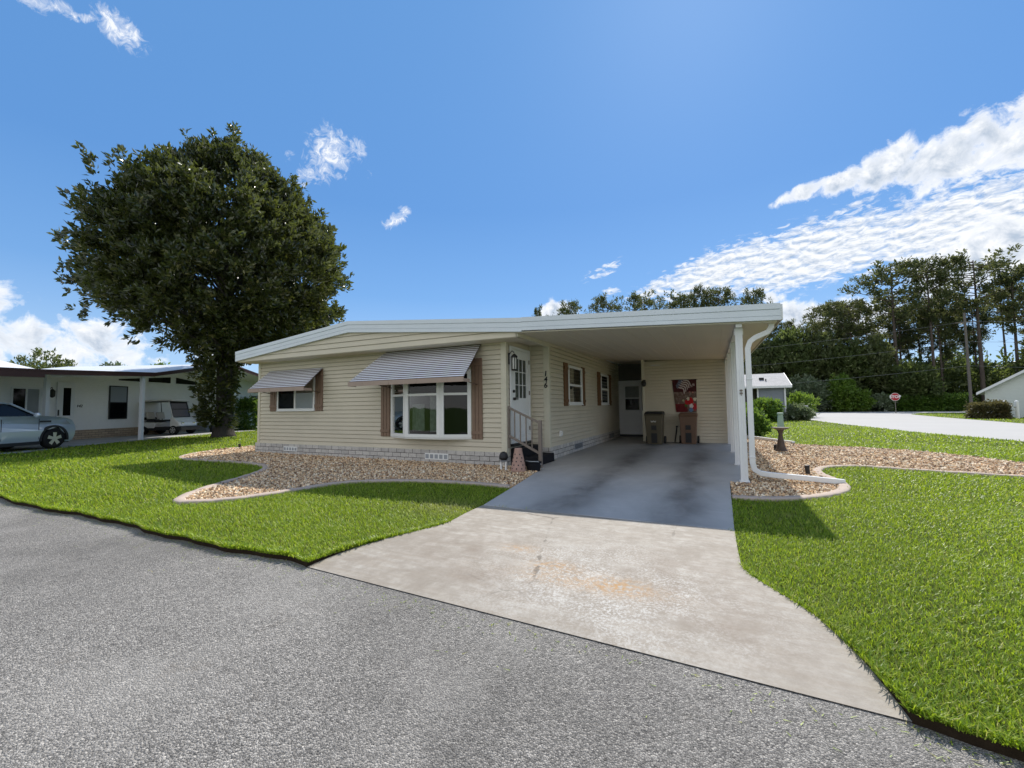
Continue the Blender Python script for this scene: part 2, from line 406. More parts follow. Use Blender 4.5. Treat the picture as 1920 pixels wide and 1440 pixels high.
def f_bark(n):
    p = n.pos(); a = n.noise(n.mapping(p, (1,1,.25)), 9, 6, .7)
    c = n.mix(a, (.022,.019,.017), (.105,.092,.080)); n.out(n.bsdf(c, .9, .1, 0, n.bump(a, .9, .06)))
mat('bark', f_bark)
def f_pinebark(n):
    p = n.pos(); a = n.noise(n.mapping(p, (1,1,.3)), 3.5, 6, .7)
    c = n.mix(a, (.045,.036,.031), (.165,.135,.115)); n.out(n.bsdf(c, .9, .1, 0, n.bump(a, .9, .08)))
mat('pine_bark', f_pinebark)
def f_pebble(n):
    n.out(n.bsdf(n.attr(), .65, .35, 0, n.bump(n.noise(n.pos(), 160, 3), .15, .004)))
mat('pebble', f_pebble)
def f_gravel(n):
    p = n.pos(); v = n.voro(p, 38); s = n.node('ShaderNodeSeparateColor'); n.l.new(v.outputs['Color'], s.inputs[0])
    c = n.ramp(s.outputs[0], [(0., (.10,.065,.04)), (.4, (.34,.24,.155)), (.8, (.55,.43,.30)), (1., (.68,.60,.48))])
    c = n.mix(n.ramp(v.outputs['Distance'], [(.25, 0.), (.6, .85)]), c, (.05,.035,.022))
    n.out(n.bsdf(c, .8, .25, 0, n.bump(n.m('MULTIPLY', v.outputs['Distance'], -1.), .8, .03)))
mat('gravel_base', f_gravel)
def f_shingle(n):
    b = n.node('ShaderNodeTexBrick'); n.put(b.inputs['Vector'], n.uv()); b.inputs['Scale'].default_value = 1
    b.inputs['Brick Width'].default_value = .32; b.inputs['Row Height'].default_value = .15; b.inputs['Mortar Size'].default_value = .008
    b.inputs['Color1'].default_value = (.40,.39,.38,1); b.inputs['Color2'].default_value = (.27,.265,.26,1); b.inputs['Mortar'].default_value = (.15,.15,.15,1)
    c = n.mix(n.noise(n.pos(), 6, 4), b.outputs[0], (.46,.45,.44)); n.out(n.bsdf(c, .9, .15))
mat('shingle', f_shingle)
def f_banner(n): n.out(n.bsdf(n.attr(), .75, .2))
mat('banner_cloth', f_banner)

# ------------------------------------------------------------------ sky and sun
SUN_EL = 46.0
w = bpy.data.worlds.new('World'); sc.world = w; w.use_nodes = True
def build_world():
    n = NT(w.node_tree)
    sky = n.node('ShaderNodeTexSky', sky_type='NISHITA'); sky.sun_disc = False
    sky.sun_elevation = R(SUN_EL); sky.sun_rotation = 0.0
    sky.air_density = 1.0; sky.dust_density = 0.3; sky.ozone_density = 1.4
    d = n.node('ShaderNodeTexCoord').outputs['Generated']
    vn = n.node('ShaderNodeVectorMath', operation='NORMALIZE'); n.l.new(d, vn.inputs[0]); d = vn.outputs[0]
    s = n.node('ShaderNodeSeparateXYZ'); n.l.new(d, s.inputs[0])
    az = n.m('DEGREES', n.m('ARCTAN2', s.outputs[0], s.outputs[1])); el = n.m('DEGREES', n.m('ARCSINE', s.outputs[2]))
    def field(blobs):
        tot = None
        for (a0, e0, sa, se, rot, amp) in blobs:
            c, si = math.cos(R(rot)), math.sin(R(rot))
            da = n.m('SUBTRACT', az, a0); de = n.m('SUBTRACT', el, e0)
            u = n.m('DIVIDE', n.m('ADD', n.m('MULTIPLY', da, c), n.m('MULTIPLY', de, si)), sa)
            v = n.m('DIVIDE', n.m('SUBTRACT', n.m('MULTIPLY', de, c), n.m('MULTIPLY', da, si)), se)
            q = n.m('ADD', n.m('MULTIPLY', u, u), n.m('MULTIPLY', v, v))
            g = n.m('MULTIPLY', n.m('POWER', 2.718, n.m('MULTIPLY', n.m('POWER', q, 1.4), -.75)), amp)
            tot = g if tot is None else n.m('MAXIMUM', tot, g)
        return tot
    cmb = n.node('ShaderNodeCombineXYZ'); n.l.new(az, cmb.inputs[0]); n.l.new(el, cmb.inputs[1]); ae = cmb.outputs[0]
    # heaped clouds
    cum = field([(22.5,22.2,6.2,2.5,8,1.), (27.5,22.4,6.,2.8,5,1.), (17.0,22.9,3.2,2.,30,.95), (13.2,22.6,2.8,1.1,12,.95), (10.,22.7,3.0,.85,8,.95),
                 (23.,12.9,5.5,2.8,22,1.1), (33.,14.,8.,6.,0,1.), (12.,9.3,7.,2.0,-8,.95), (6.6,12.2,1.3,.75,0,.85), (-19.6,12.6,3.2,1.5,10,.85),
                 (-72.5,6.2,7.5,2.6,0,.9), (-77.5,10.,2.4,1.6,0,.8), (-60.5,6.2,3.,1.8,0,.85), (-84.,7.,7.,4.,0,.9),
                 (45.,14.,9.,5.,0,.9), (70.,18.,14.,5.,0,.9), (120.,16.,18.,6.,0,.9), (-130.,14.,20.,6.,0,.9), (170.,20.,18.,6.,0,.9)])
    nz = n.noise(ae, .42, 9, .62, .35)
    nz2 = n.noise(n.mapping(ae, (1,1,1), (0,0,0), (-.5,.9,0)), .42, 5, .6, .35)
    den = n.m('ADD', cum, n.m('MULTIPLY', n.m('SUBTRACT', nz, .5), 2.3))
    acum = n.ramp(den, [(.40, 0.), (.55, .35), (.72, .88), (.95, 1.)])
    shade = n.m('SUBTRACT', n.m('MULTIPLY', n.m('SUBTRACT', nz2, .5), 2.6), n.m('MULTIPLY', n.m('SUBTRACT', nz, .5), 2.2))
    thick = n.ramp(den, [(.60, 0.), (1.15, 1.)])
    grey = n.m('MULTIPLY', n.m('ADD', n.m('MULTIPLY', shade, 1.3), .55), thick, clamp=True)
    # rippled sheet, tilted along its drift
    sh = field([(11.,16.2,11.,3.1,3,1.1), (22.,16.0,8.,3.2,3,1.15), (1.5,16.0,8.,2.5,12,1.05), (-5.5,15.0,5.,1.2,18,.8), (8.,14.,8.,1.3,4,.9),
                (20.,19.,5.,.5,8,.62), (14.,20.,2.6,.45,12,.62), (24.,20.,3.,.5,10,.62), (30.,16.5,7.,3.,0,1.), (-13.,17.5,3.,.9,22,.55), (-12.,14.9,1.6,.6,10,.6)])
    rv = n.mapping(ae, (.60,1.6,1), (0,0,R(-8)))
    rn = n.noise(rv, 1.15, 8, .64, .5); rn2 = n.noise(n.mapping(rv, loc=(.2,.5,0)), 1.15, 5, .62, .5)
    dsh = n.m('ADD', sh, n.m('MULTIPLY', n.m('SUBTRACT', rn, .5), 2.3))
    ash = n.ramp(dsh, [(.38, 0.), (.66, .6), (1.05, .97)])
    gsh = n.m('MULTIPLY', n.m('ADD', n.m('MULTIPLY', n.m('SUBTRACT', rn2, rn), 3.2), .34), .85, clamp=True)
    # thin wisps
    wi = field([(-49.4,29.8,2.9,2.6,45,.85), (-46.0,30.8,1.3,1.3,50,.75), (-51.8,27.2,2.0,1.4,40,.65), (-54.,28.8,.8,.8,0,.45), (-41.,23.9,2.1,.85,30,.85), (-40.0,24.9,1.0,.7,0,.8),
                (-69.6,34.4,2.1,1.3,-20,.85), (-72.6,33.9,1.6,.35,20,.7), (-75.,33.7,2.,.75,10,.8), (-44.5,28.3,.4,.7,0,.45), (-19.,36.5,.2,.2,0,.3)])
    wn = n.noise(ae, .85, 11, .70, 1.0)
    gate = lambda f, a, b: n.ramp(f, [(a, 0.), (b, 1.)])
    awi = n.ramp(n.m('ADD', wi, n.m('MULTIPLY', n.m('SUBTRACT', wn, .5), 2.2)), [(.40, 0.), (.80, .45), (1.25, .92)])
    hz = n.m('MULTIPLY', n.ramp(n.m('DIVIDE', el, 90.), [(0., 1.), (.16, 0.)]), .35)      # pale air low over the horizon
    skyc = n.mix(1., sky.outputs[0], SKYTINT, 'MULTIPLY')
    grad = n.ramp(n.m('DIVIDE', el, 90.), [(0., (.32,.53,.80)), (.12, (.18,.385,.72)), (.28, (.105,.285,.63)), (.55, (.115,.30,.63)), (1., (.11,.28,.60))])
    grad = n.mix(1., grad, (8.1,8.1,8.1), 'MULTIPLY')
    skyc = n.mix(.80, skyc, grad)
    skyc = n.mix(hz, skyc, (5.4,6.5,7.6))
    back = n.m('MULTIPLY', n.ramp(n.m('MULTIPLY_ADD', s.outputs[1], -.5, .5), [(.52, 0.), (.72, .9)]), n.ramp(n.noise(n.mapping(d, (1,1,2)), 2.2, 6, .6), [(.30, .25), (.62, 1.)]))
    skyc = n.mix(back, skyc, (8.8,8.6,8.2))          # broken white cloud added behind the camera as fill light on the house front
    white = (7.3,7.45,7.7); gry = (3.3,4.0,5.0)
    ash = n.m('MULTIPLY', ash, gate(sh, .08, .40)); acum = n.m('MULTIPLY', acum, gate(cum, .08, .35)); awi = n.m('MULTIPLY', awi, gate(wi, .06, .40))
    c = n.mix(ash, skyc, n.mix(gsh, white, gry))
    c = n.mix(acum, c, n.mix(grey, white, gry))
    c = n.mix(awi, c, white)
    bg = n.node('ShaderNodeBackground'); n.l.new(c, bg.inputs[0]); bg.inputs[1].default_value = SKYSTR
    o = n.node('ShaderNodeOutputWorld'); n.l.new(bg.outputs[0], o.inputs[0])
SKYTINT = (.80,.98,1.20); SKYSTR = .11
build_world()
sun = bpy.data.lights.new('Sun', 'SUN'); sun.energy = 5.0; sun.angle = R(.53); sun.color = (1.,.95,.87)
so = bpy.data.objects.new('Sun', sun); so.rotation_euler = (R(-(90-SUN_EL)), 0, 0); so.location = (0,30,40); COL.objects.link(so)

# ------------------------------------------------------------------ camera
cam = bpy.data.cameras.new('Camera'); co = bpy.data.objects.new('Camera', cam); COL.objects.link(co)
cam.sensor_width = 36; cam.sensor_fit = 'HORIZONTAL'; cam.lens = 790/1920*36; cam.clip_start = .05; cam.clip_end = 3000
Rm = ((0.90127,-0.03498,-0.43184), (0.43307,0.04331,0.90032), (-0.01279,-0.99845,0.05418))
CH = 1.23
co.matrix_world = Matrix(((Rm[0][0], -Rm[0][1], -Rm[0][2], 0), (Rm[1][0], -Rm[1][1], -Rm[1][2], 0), (Rm[2][0], -Rm[2][1], -Rm[2][2], CH), (0,0,0,1)))
sc.camera = co
sc.view_settings.view_transform = 'Standard'; sc.view_settings.look = 'None'; sc.view_settings.gamma = 1; sc.view_settings.use_curve_mapping = False
sc.view_settings.exposure = 0.36
sc.cycles.max_bounces = 8; sc.cycles.transparent_max_bounces = 12; sc.cycles.sample_clamp_indirect = 6

# ------------------------------------------------------------------ ground, roads, paving
def structure(mb, name, m, **k): return tag(mb.build(name, m, **k), kind='structure')
mb = MB(); mb.poly([(-900,-900,-.06),(900,-900,-.06),(900,900,-.06),(-900,900,-.06)]); structure(mb, 'ground', 'ground_green')
ROADY = 2.40
mb = MB(); mb.poly([(-120,-4.6,-.038),(60,-4.6,-.038),(60,2.62,-.038),(-120,2.62,-.038)]); structure(mb, 'street', 'asphalt')
STREET2 = [(9.6,1.5),(9.2,9.),(8.4,17.5),(7.2,22.5),(6.4,32.),(6.1,40.),(6.6,52.),(2.,59.5),(-60.,61.),(-60.,68.),(100.,70.),(100.,63.5),(26.,62.6),(20.,60.),(17.2,54.),(15.8,44.),(14.6,31.),(14.2,18.),(14.6,1.5)]
# lawn slab: everything behind the road edge (gently wavy edge)
def edge_y(X):
    X = np.asarray(X, float); left = 2.40+.03*np.sin(X*1.7)+.018*np.sin(X*5.1)+.010*np.sin(X*13.)
    right = np.maximum(1.75, 2.235-.30*(X-.66))+.012*np.sin(X*9.)+.008*np.sin(X*21.)
    return np.where(X > .3, right, left)
edge = [(-120,2.40)]+[(x, float(edge_y(x))) for x in np.concatenate([np.linspace(-40,-8,80), np.linspace(-7.9,-3.0,70), np.linspace(.72,9.4,90)])]
mb = MB(); mb.prism([(14.8,2.4),(120,2.4),(120,220),(14.8,220)], -.058, 0.0); structure(mb, 'corner_lawn', 'lawn_base')
mb = MB(); mb.prism(STREET2, -.05, .006); structure(mb, 'side_street', 'side_street')
# driveway apron with its two flares, then the carport slab behind the saw cut
DL = smooth_path([(-2.64,4.62),(-2.63,4.2),(-2.60,3.85),(-2.66,3.55),(-2.80,3.2),(-2.90,2.95),(-2.965,2.7),(-3.0,2.40)])
DR = smooth_path([(.66,2.24),(.63,2.45),(.585,2.68),(.49,2.98),(.32,3.27),(.175,3.53),(.135,3.85),(.13,4.62)])
APRON = DL+DR
_cut = [p for p in edge if p[0] < -3.03]+DL[::-1]+[(-2.64,4.70),(.13,4.70)]+DR[::-1]+[p for p in edge if p[0] > .70]
mb = MB(); mb.prism([(9.45,1.75),(9.45,220.),(-120,220.)]+_cut, -.058, 0.0); mb.mi = [0, 0]+[1]*(len(mb.f)-2); structure(mb, 'lawn', ['lawn_base', 'soil'])
mb = MB(); _l = sorted((y, x) for x, y in DL); _r = sorted((y, x) for x, y in DR); P = []; NR = 30
for k in range(NR+1):
    t = k/NR; xl = np.interp(2.40+2.22*t, [p[0] for p in _l], [p[1] for p in _l]); yr = 2.24+2.38*t; xr = np.interp(yr, [p[0] for p in _r], [p[1] for p in _r])
    z = .016-.048*max(0, 1-t/.45)**1.5
    for q in range(13): u = q/12; P.append((xl+(xr-xl)*u, (2.40+2.22*t)*(1-u)+yr*u, z))
    P += [(xl, 2.40+2.22*t, -.05), (xr, yr, -.05)]
Fq = [(k*15+q, k*15+q+1, (k+1)*15+q+1, (k+1)*15+q) for k in range(NR) for q in range(12)]+[(k*15+13, k*15, (k+1)*15, (k+1)*15+13) for k in range(NR)]+[(k*15+12, k*15+14, (k+1)*15+14, (k+1)*15+12) for k in range(NR)]
mb.smooth = False; mb._add(P, Fq); structure(mb, 'driveway', 'apron_concrete', recalc=False)
SLAB = [(-2.64,4.632),(-2.86,6.2),(-3.06,7.5),(-3.12,7.75),(-3.27,8.0),(-3.27,9.1),(-3.38,9.15),(-3.38,16.9),(.46,16.9),(.46,7.42),(.17,7.40),(.13,4.632)]
mb = MB(); mb.prism(SLAB, -.05, .018); structure(mb, 'carport_floor', 'slab_concrete', bevel=.006)

# gravel beds
LB = smooth_path([(-2.80,5.76),(-3.38,5.84),(-4.33,5.74),(-5.16,5.42),(-5.60,5.02),(-5.75,4.4),(-5.98,3.62),(-6.52,3.23)])+\
     smooth_path([(-6.60,3.24),(-7.17,3.86),(-7.76,4.88),(-8.2,5.5),(-8.75,5.95),(-9.4,6.12),(-10.2,6.16),(-11.2,6.10),(-12.1,6.10),(-12.75,6.34),(-13.3,6.85),(-13.75,7.6),(-14.0,8.6),(-14.05,10.)])
LBED = LB+[(-13.9,12.5),(-11.8,12.5),(-11.8,7.8),(-3.4,7.8),(-3.06,7.6),(-2.9,6.4)]
RB = smooth_path([(.165,6.24),(.40,6.26),(.66,6.34),(1.0,6.55),(1.30,6.86),(1.56,7.3),(1.67,7.8),(1.64,8.3),(1.585,8.75),(1.62,9.25),(1.80,9.7),(2.1,9.98),(2.52,10.1),(3.18,9.86),(4.39,9.58),(6.,9.3),(8.,9.1)])
RBED = RB+[(8.,10.6),(6.2,11.),(5.3,11.6),(4.95,12.7),(4.3,13.7),(3.3,14.3),(2.2,14.7),(1.6,15.9),(1.2,17.3),(.9,19.),(.47,19.),(.47,7.42),(.18,7.40)]
mb = MB(); mb.prism(LBED, -.05, .010); lb = structure(mb, 'gravel_path', 'gravel_base')
mb = MB(); mb.prism(RBED, -.05, .010); rb = structure(mb, 'gravel_path', 'gravel_base')

# kerb edging along the curved fronts of both beds
def edging(name, path, label, wd=.14, h=.045):
    mb = MB(); path = [Vector((x, y, 0)) for x, y in path]; n = len(path)
    prof = [(-.5,-.04),(-.5,.6),(-.38,.92),(0,1.),(.38,.92),(.5,.6),(.5,-.04)]; P = []
    for i, p in enumerate(path):
        d = path[min(i+1,n-1)]-path[max(i-1,0)]; d.normalize(); s_ = Vector((-d.y, d.x, 0))
        for a, b in prof: P.append(p+s_*a*wd+Vector((0,0,max(-.04,b*h+(.004*math.sin(i*2.1) if b > .5 else 0)))))
    k = len(prof); F = [(i*k+j, i*k+j+1, (i+1)*k+j+1, (i+1)*k+j) for i in range(n-1) for j in range(k-1)]
    F += [tuple(range(k)), tuple(range((n-1)*k, n*k))[::-1]]
    mb.smooth = True; mb._add(P, F); return tag(mb.build(name, 'curb'), label, 'kerb')
edging('garden_edging', smooth_path([(-2.86,5.80),(-3.38,5.84),(-4.33,5.74),(-5.16,5.42),(-5.60,5.02),(-5.75,4.4),(-5.98,3.62),(-6.52,3.23),(-7.17,3.86),(-7.76,4.88),(-8.2,5.5),(-8.75,5.95),(-9.4,6.12),(-10.2,6.16),(-11.2,6.10),(-12.1,6.10),(-12.75,6.34),(-13.3,6.85),(-13.75,7.6),(-14.0,8.6)]), 'pink concrete edging winding round the gravel bed under the house front')
edging('garden_edging', RB, 'pink concrete edging looping round the gravel bed beside the carport posts')

ico = bmesh.new(); bmesh.ops.create_icosphere(ico, subdivisions=1, radius=1.0)
ICOV = np.array([v.co[:] for v in ico.verts]); ICOF = np.array([[v.index for v in f.verts] for f in ico.faces]); ico.free()
PAL = 1.12*np.array([(.66,.50,.31),(.74,.60,.42),(.50,.33,.19),(.33,.20,.115),(.62,.42,.24),(.80,.70,.53),(.20,.125,.075),(.68,.46,.26)])
def pebbles(name, poly, dens, label, keep=None):
    poly = np.array(poly); x0, y0 = poly.min(0); x1, y1 = poly.max(0)
    N = int((x1-x0)*(y1-y0)*dens); X = rng.uniform(x0, x1, N); Y = rng.uniform(y0, y1, N)
    k = inside(poly, X, Y); d = np.hypot(X, Y); k &= rng.random(N) < np.clip((7.5/d)**1.3, .22, 1)
    if keep is not None: k &= keep(X, Y)
    X, Y, d = X[k], Y[k], d[k]; n = len(X)
    sz = rng.uniform(.008, .019, n)*np.clip(d/7.5, 1, 2.1)**.7
    S = np.stack([sz*rng.uniform(.8,1.5,n), sz*rng.uniform(.8,1.3,n), sz*rng.uniform(.5,.8,n)], 1)
    q = rng.normal(size=(n,4)); q /= np.linalg.norm(q, axis=1, keepdims=True); a,b,c,e = q.T
    M = np.stack([1-2*(c*c+e*e),2*(b*c-a*e),2*(b*e+a*c),2*(b*c+a*e),1-2*(b*b+e*e),2*(c*e-a*b),2*(b*e-a*c),2*(c*e+a*b),1-2*(b*b+c*c)],1).reshape(n,3,3)
    base = ICOV[None]*rng.uniform(.75,1.2,(n,12,1))*S[:,None,:]
    V = np.einsum('nij,nkj->nki', M, base); V[:,:,0] += X[:,None]; V[:,:,1] += Y[:,None]; V[:,:,2] += (.012+sz*rng.uniform(.1,1.1,n))[:,None]
    F = (ICOF[None]+np.arange(n)[:,None,None]*12).reshape(-1,3)
    colr = PAL[rng.integers(0,len(PAL),n)]*rng.uniform(.5,1.2,(n,1)); colr = np.repeat(colr,12,0)
    o = np_mesh(name, V.reshape(-1,3), F, 'pebble', colr); return tag(o, label, 'gravel', kind='stuff')
pebbles('gravel', LBED, 2100, 'tan river pebbles in the curved bed under the house front')
pebbles('gravel', RBED, 2100, 'tan river pebbles in the bed right of the carport posts')

# grass blades
HOUSE_FP = [(-12.0,7.4),(.55,7.4),(.55,30.),(-12.0,30.)]
NB_FP = [(-20.3,5.9),(-24.4,14.1),(-34.,12.),(-31.,-1.)]
def fat(poly, k):                                  # grow a polygon a little about its centre line
    p = np.array(poly); out = []
    a = 0.5*np.sum(p[:,0]*np.roll(p[:,1],-1)-np.roll(p[:,0],-1)*p[:,1]); sg = 1 if a > 0 else -1
    for i in range(len(p)):
        t = p[(i+1)%len(p)]-p[i-1]; t = t/(np.linalg.norm(t)+1e-9); out.append(p[i]+sg*k*np.array([t[1],-t[0]]))
    return out
EXCL = [APRON, SLAB, fat(LBED,.055), fat(RBED,.045), HOUSE_FP, NB_FP, STREET2]
def blades(name, region, label, dens_scale=1.0, edges=None):
    CX = []; 
    bands = [(1.5,3.2,9500),(3.2,5.,6400),(5.,7.5,3600),(7.5,11.,1500),(11.,17.,600),(17.,28.,190),(28.,62.,42)]
    for r0, r1, den in bands:
        area = (PI*160/180)*(r1*r1-r0*r0)*.5
        N = int(area*den*dens_scale)
        r = np.sqrt(rng.uniform(r0*r0, r1*r1, N)); th = rng.uniform(R(-92), R(68), N)
        X = r*np.sin(th); Y = r*np.cos(th)
        k = region(X, Y)
        for e in EXCL: k &= ~inside(e, X, Y)
        X, Y, r = X[k], Y[k], r[k]; CX.append(np.stack([X, Y, r, np.full(len(X), den)], 1))
    if edges is not None:                       # ragged fringe hanging over the cut edge
        for path, ox, oy in edges:
            p = np.array(path); t = rng.uniform(0, len(p)-1.001, int(900*np.sum(np.hypot(*np.diff(p, axis=0).T)))); i0 = t.astype(int); q = p[i0]+(p[i0+1]-p[i0])*(t-i0)[:,None]
            q = q+np.stack([ox*rng.uniform(-.035,.012,len(q)), oy*rng.uniform(-.035,.012,len(q))], 1); r = np.hypot(q[:,0], q[:,1]); k = (r < 14)
            CX.append(np.stack([q[k,0], q[k,1], r[k], np.where(r[k] < 4, 4900, 1800.)], 1))
    A = np.concatenate(CX); n = len(A); X, Y, r, den = A.T
    sc_ = np.clip((5600/den)**.5, .85, 8.)
    L = rng.uniform(.022,.054,n)*np.clip(sc_,1,2.6)**.5; Wd = rng.uniform(.0030,.0060,n)*sc_
    th = rng.uniform(0,2*PI,n); lean = rng.uniform(.15,1.15,n)
    D = np.stack([np.cos(th)*lean, np.sin(th)*lean, np.ones(n)],1); D = norm(D)
    S = norm(np.stack([-np.sin(th), np.cos(th), rng.uniform(-.2,.2,n)],1))
    B = np.stack([X, Y, np.zeros(n)],1); out = np.stack([np.cos(th), np.sin(th), np.zeros(n)],1)
    mid = B+D*L[:,None]*.55; tip = B+D*L[:,None]*.9+out*(L*rng.uniform(.1,.45,n))[:,None]
    w_ = (S*Wd[:,None]*.5)
    V = np.stack([B-w_*.7, B+w_*.7, mid+w_, mid-w_, tip],1).reshape(-1,3)
    i = np.arange(n)[:,None]*5
    F = np.concatenate([np.concatenate([i,i+1,i+2,i+3],1), np.concatenate([i+3,i+2,i+4,i+4],1)])
    # tips as triangles: keep one mesh of triangles
    T = np.concatenate([np.concatenate([i,i+1,i+2],1), np.concatenate([i,i+2,i+3],1), np.concatenate([i+3,i+2,i+4],1)])
    c = np.repeat(rng.random(n)**1.2, 5); colr = np.stack([c,c,c],1)
    o = np_mesh(name, V, T, 'grass_blade', colr); return tag(o, label, 'grass', kind='stuff')
def clippings():
    n = 900; X = np.concatenate([rng.uniform(-9,-3,500), rng.uniform(-3,.6,160), rng.uniform(.6,2.2,240)]); off = rng.exponential(.10, n)
    Y = edge_y(X)-.02-off; Y = np.where((X > -3) & (X < .6), 2.36+(-.05)*(X+3)-off*.9, Y); th = rng.uniform(0,2*PI,n); L = rng.uniform(.012,.04,n)
    B = np.stack([X,Y,np.full(n,-.034)],1); D = np.stack([np.cos(th),np.sin(th),rng.uniform(0,.35,n)],1); S = np.stack([-np.sin(th),np.cos(th),np.zeros(n)],1)*.0022
    V = np.stack([B-S, B+S, B+D*L[:,None]],1).reshape(-1,3); T = np.arange(n*3).reshape(-1,3); c = np.repeat(rng.uniform(.3,1.,n),3)
    tag(np_mesh('grass_clippings', V, T, 'grass_blade', np.stack([c,c,c],1)), 'loose grass clippings scattered on the asphalt along the lawn edge', 'clippings', kind='stuff')
clippings()
def onlawn(X, Y): return Y > edge_y(X)+.004
blades('grass', lambda X,Y: onlawn(X,Y) & (X < -2.0) & (Y < 30), 'coarse green lawn left of the driveway', edges=[([(x, float(edge_y(x))) for x in np.linspace(-12,-3.02,120)], 0, -1), (DL[12:], 1, -.3)])
blades('grass', lambda X,Y: onlawn(X,Y) & (X > 0) & (X < 9.4) & (Y < 11), 'coarse green lawn right of the driveway', edges=[([(x, float(edge_y(x))) for x in np.linspace(.68,4.,60)], -.3, -1), (DR[:-8], -1, -.3)])
blades('grass', lambda X,Y: (X > -1) & (X < 9.4) & (Y >= 11), 'green lawn beyond the right gravel bed')
blades('grass', lambda X,Y: (X > 13) & (Y < 62), 'grass strip across the side street')

# ------------------------------------------------------------------ the house with its carport
F = 7.785
def siding(mb, a, b, z0, z1, nrm, step=.1016, lim=None, out=.018):
    """lapped boards from a to b (2-D points) facing nrm; lim(z) may shorten a course to (t0, t1)"""
    a = Vector((*a, 0)); b = Vector((*b, 0)); nv = Vector((*nrm, 0)); z = z0
    while z < z1-1e-4:
        zt = min(z1, z+step); t0, t1 = lim(z) if lim else (0, 1)
        if t1 > t0:
            p, q = a.lerp(b, t0), a.lerp(b, t1); k = (zt-z)/step; g = min(.016, .3*(zt-z))
            lv = [(.0, z), (out, z), (out*(1-.75*k), zt-g), (-.012, zt-g), (-.012, zt)]
            P = []
            for o_, z_ in lv: P += [p+nv*o_+Vector((0,0,z_)), q+nv*o_+Vector((0,0,z_))]
            mb._add(P, [(2*i_, 2*i_+1, 2*i_+3, 2*i_+2) for i_ in range(4)])
        z = zt
house = thing('manufactured_house', 'cream sided single storey house with white roof edge and attached carport', 'house', (-7.8, 12., 0))
XL, XR, XW = -11.8, -3.88, -3.42
def ceil_z(x, y): return 2.66-.05*(x+3.42)+.022*(y-7.3)
mb = MB()
siding(mb, (XL,F), (XR,F), .30, 2.62, (0,-1))
siding(mb, (XR,F), (XR,9.06), .30, 2.66, (1,0))
siding(mb, (XR,9.06), (XW,9.06), .30, 2.74, (0,-1))
siding(mb, (XW,9.06), (XW,16.9), .30, 2.86, (1,0), out=.024)
siding(mb, (XL,22.), (XL,F), .30, 2.62, (-1,0))
mb.poly([(XL,22,0),(XW,22,0),(XW,22,2.7),(XL,22,2.7)])
mb.build('wall', 'cream_siding', house, recalc=False)
for tb in ((XL-.03, XL+.07, F-.026, F+.07, .28, 2.60), (XR-.10, XR+.025, F-.028, F+.09, .20, 2.60), (XW-.115, XW+.028, 9.06-.028, 9.06+.09, .27, 2.74), (XR+.003, XR+.04, 9.02, 9.045, .3, 2.65)):
    mb = MB(); mb.box(*tb); mb.build('corner_trim', 'cream_trim', house, bevel=.004)
mb = MB()
mb.box(XL-.10, XR+.012, F-.035, F+.03, -.05, .298); mb.box(XW+.03, XW-.03, 9.10, 16.88, -.05, .30); mb.box(XL-.10, XL-.02, F+.03, 22, -.05, .298)
mb.box(XR+.02, XW+.03, 9.03, 9.09, -.05, .298); mb.box(XR-.02, XR+.012, F+.03, 9.03, -.05, .298)
sk = mb.build('skirting', 'white_brick', house)
mb = MB(); mb.box(XL-.085, XR+.01, F-.032, F+.025, .298, .312); mb.box(XW-.02, XW+.036, 9.04, 16.85, .30, .312); mb.build('skirting_cap', 'cream_trim', sk)
def floor_vent(x0, x1, z0, z1):
    mb = MB(); y = F-.052
    mb.box(x0, x1, y, F-.036, z0, z1); mb.cur = 1
    w_ = (x1-x0)/5
    for k in range(5):
        mb.box(x0+w_*k+.018, x0+w_*(k+1)-.018, y-.003, y+.004, z0+.025, z1-.025)
    mb.build('vent', ['white_vinyl', 'grey_plastic'], sk)
floor_vent(-10.65, -10.12, .11, .235); floor_vent(-5.90, -5.28, .085, .225)
mb = MB(); mb.box(XW+.031, XW+.042, 10.84, 11.6, .075, .225); mb.cur = 1
for k in range(6): mb.box(XW+.041, XW+.046, 10.88, 11.56, .09+k*.022, .100+k*.022)
mb.build('vent', ['grey_plastic', 'black_plastic'], sk)
mb = MB(); mb.box(XW+.031, XW+.042, 15.0, 15.7, .075, .225); mb.cur = 1
for k in range(6): mb.box(XW+.041, XW+.046, 15.03, 15.67, .09+k*.022, .100+k*.022)
mb.build('vent', ['black_plastic', 'grey_plastic'], sk)

# gable box and soffits
FY = 7.285
TOP = [(-12.1,2.873),(-7.8,3.315),(-3.275,2.928)]
def roof_bot(x): return (3.052-(-7.8-x)*.1065) if x < -7.8 else (3.052-(x+7.8)*.0886)
mb = MB(); A_, B_ = -12.06, -3.42
def glim(z):
    xl = -7.8-(3.10-z)/.1065; xr = -7.8+(3.10-z)/.0886
    return max(0,(xl-A_)/(B_-A_)), min(1,(xr-A_)/(B_-A_))
siding(mb, (A_,FY+.045), (B_,FY+.045), 2.585, 3.10, (0,-1), step=.128, lim=glim, out=.016); mb.build('gable', 'cream_siding', house, recalc=False)
mb = MB(); mb.box(-12.06, -3.42, FY+.05, F+.05, 2.575, 2.584); mb.box(-3.90, -3.40, FY+.05, 9.08, 2.655, 2.668); mb.build('soffit', 'ceiling_cream', house)
mb = MB(); mb.box(-3.455, -3.385, FY+.06, 9.06, 2.59, 2.70); mb.build('porch_beam', 'cream_trim', house)

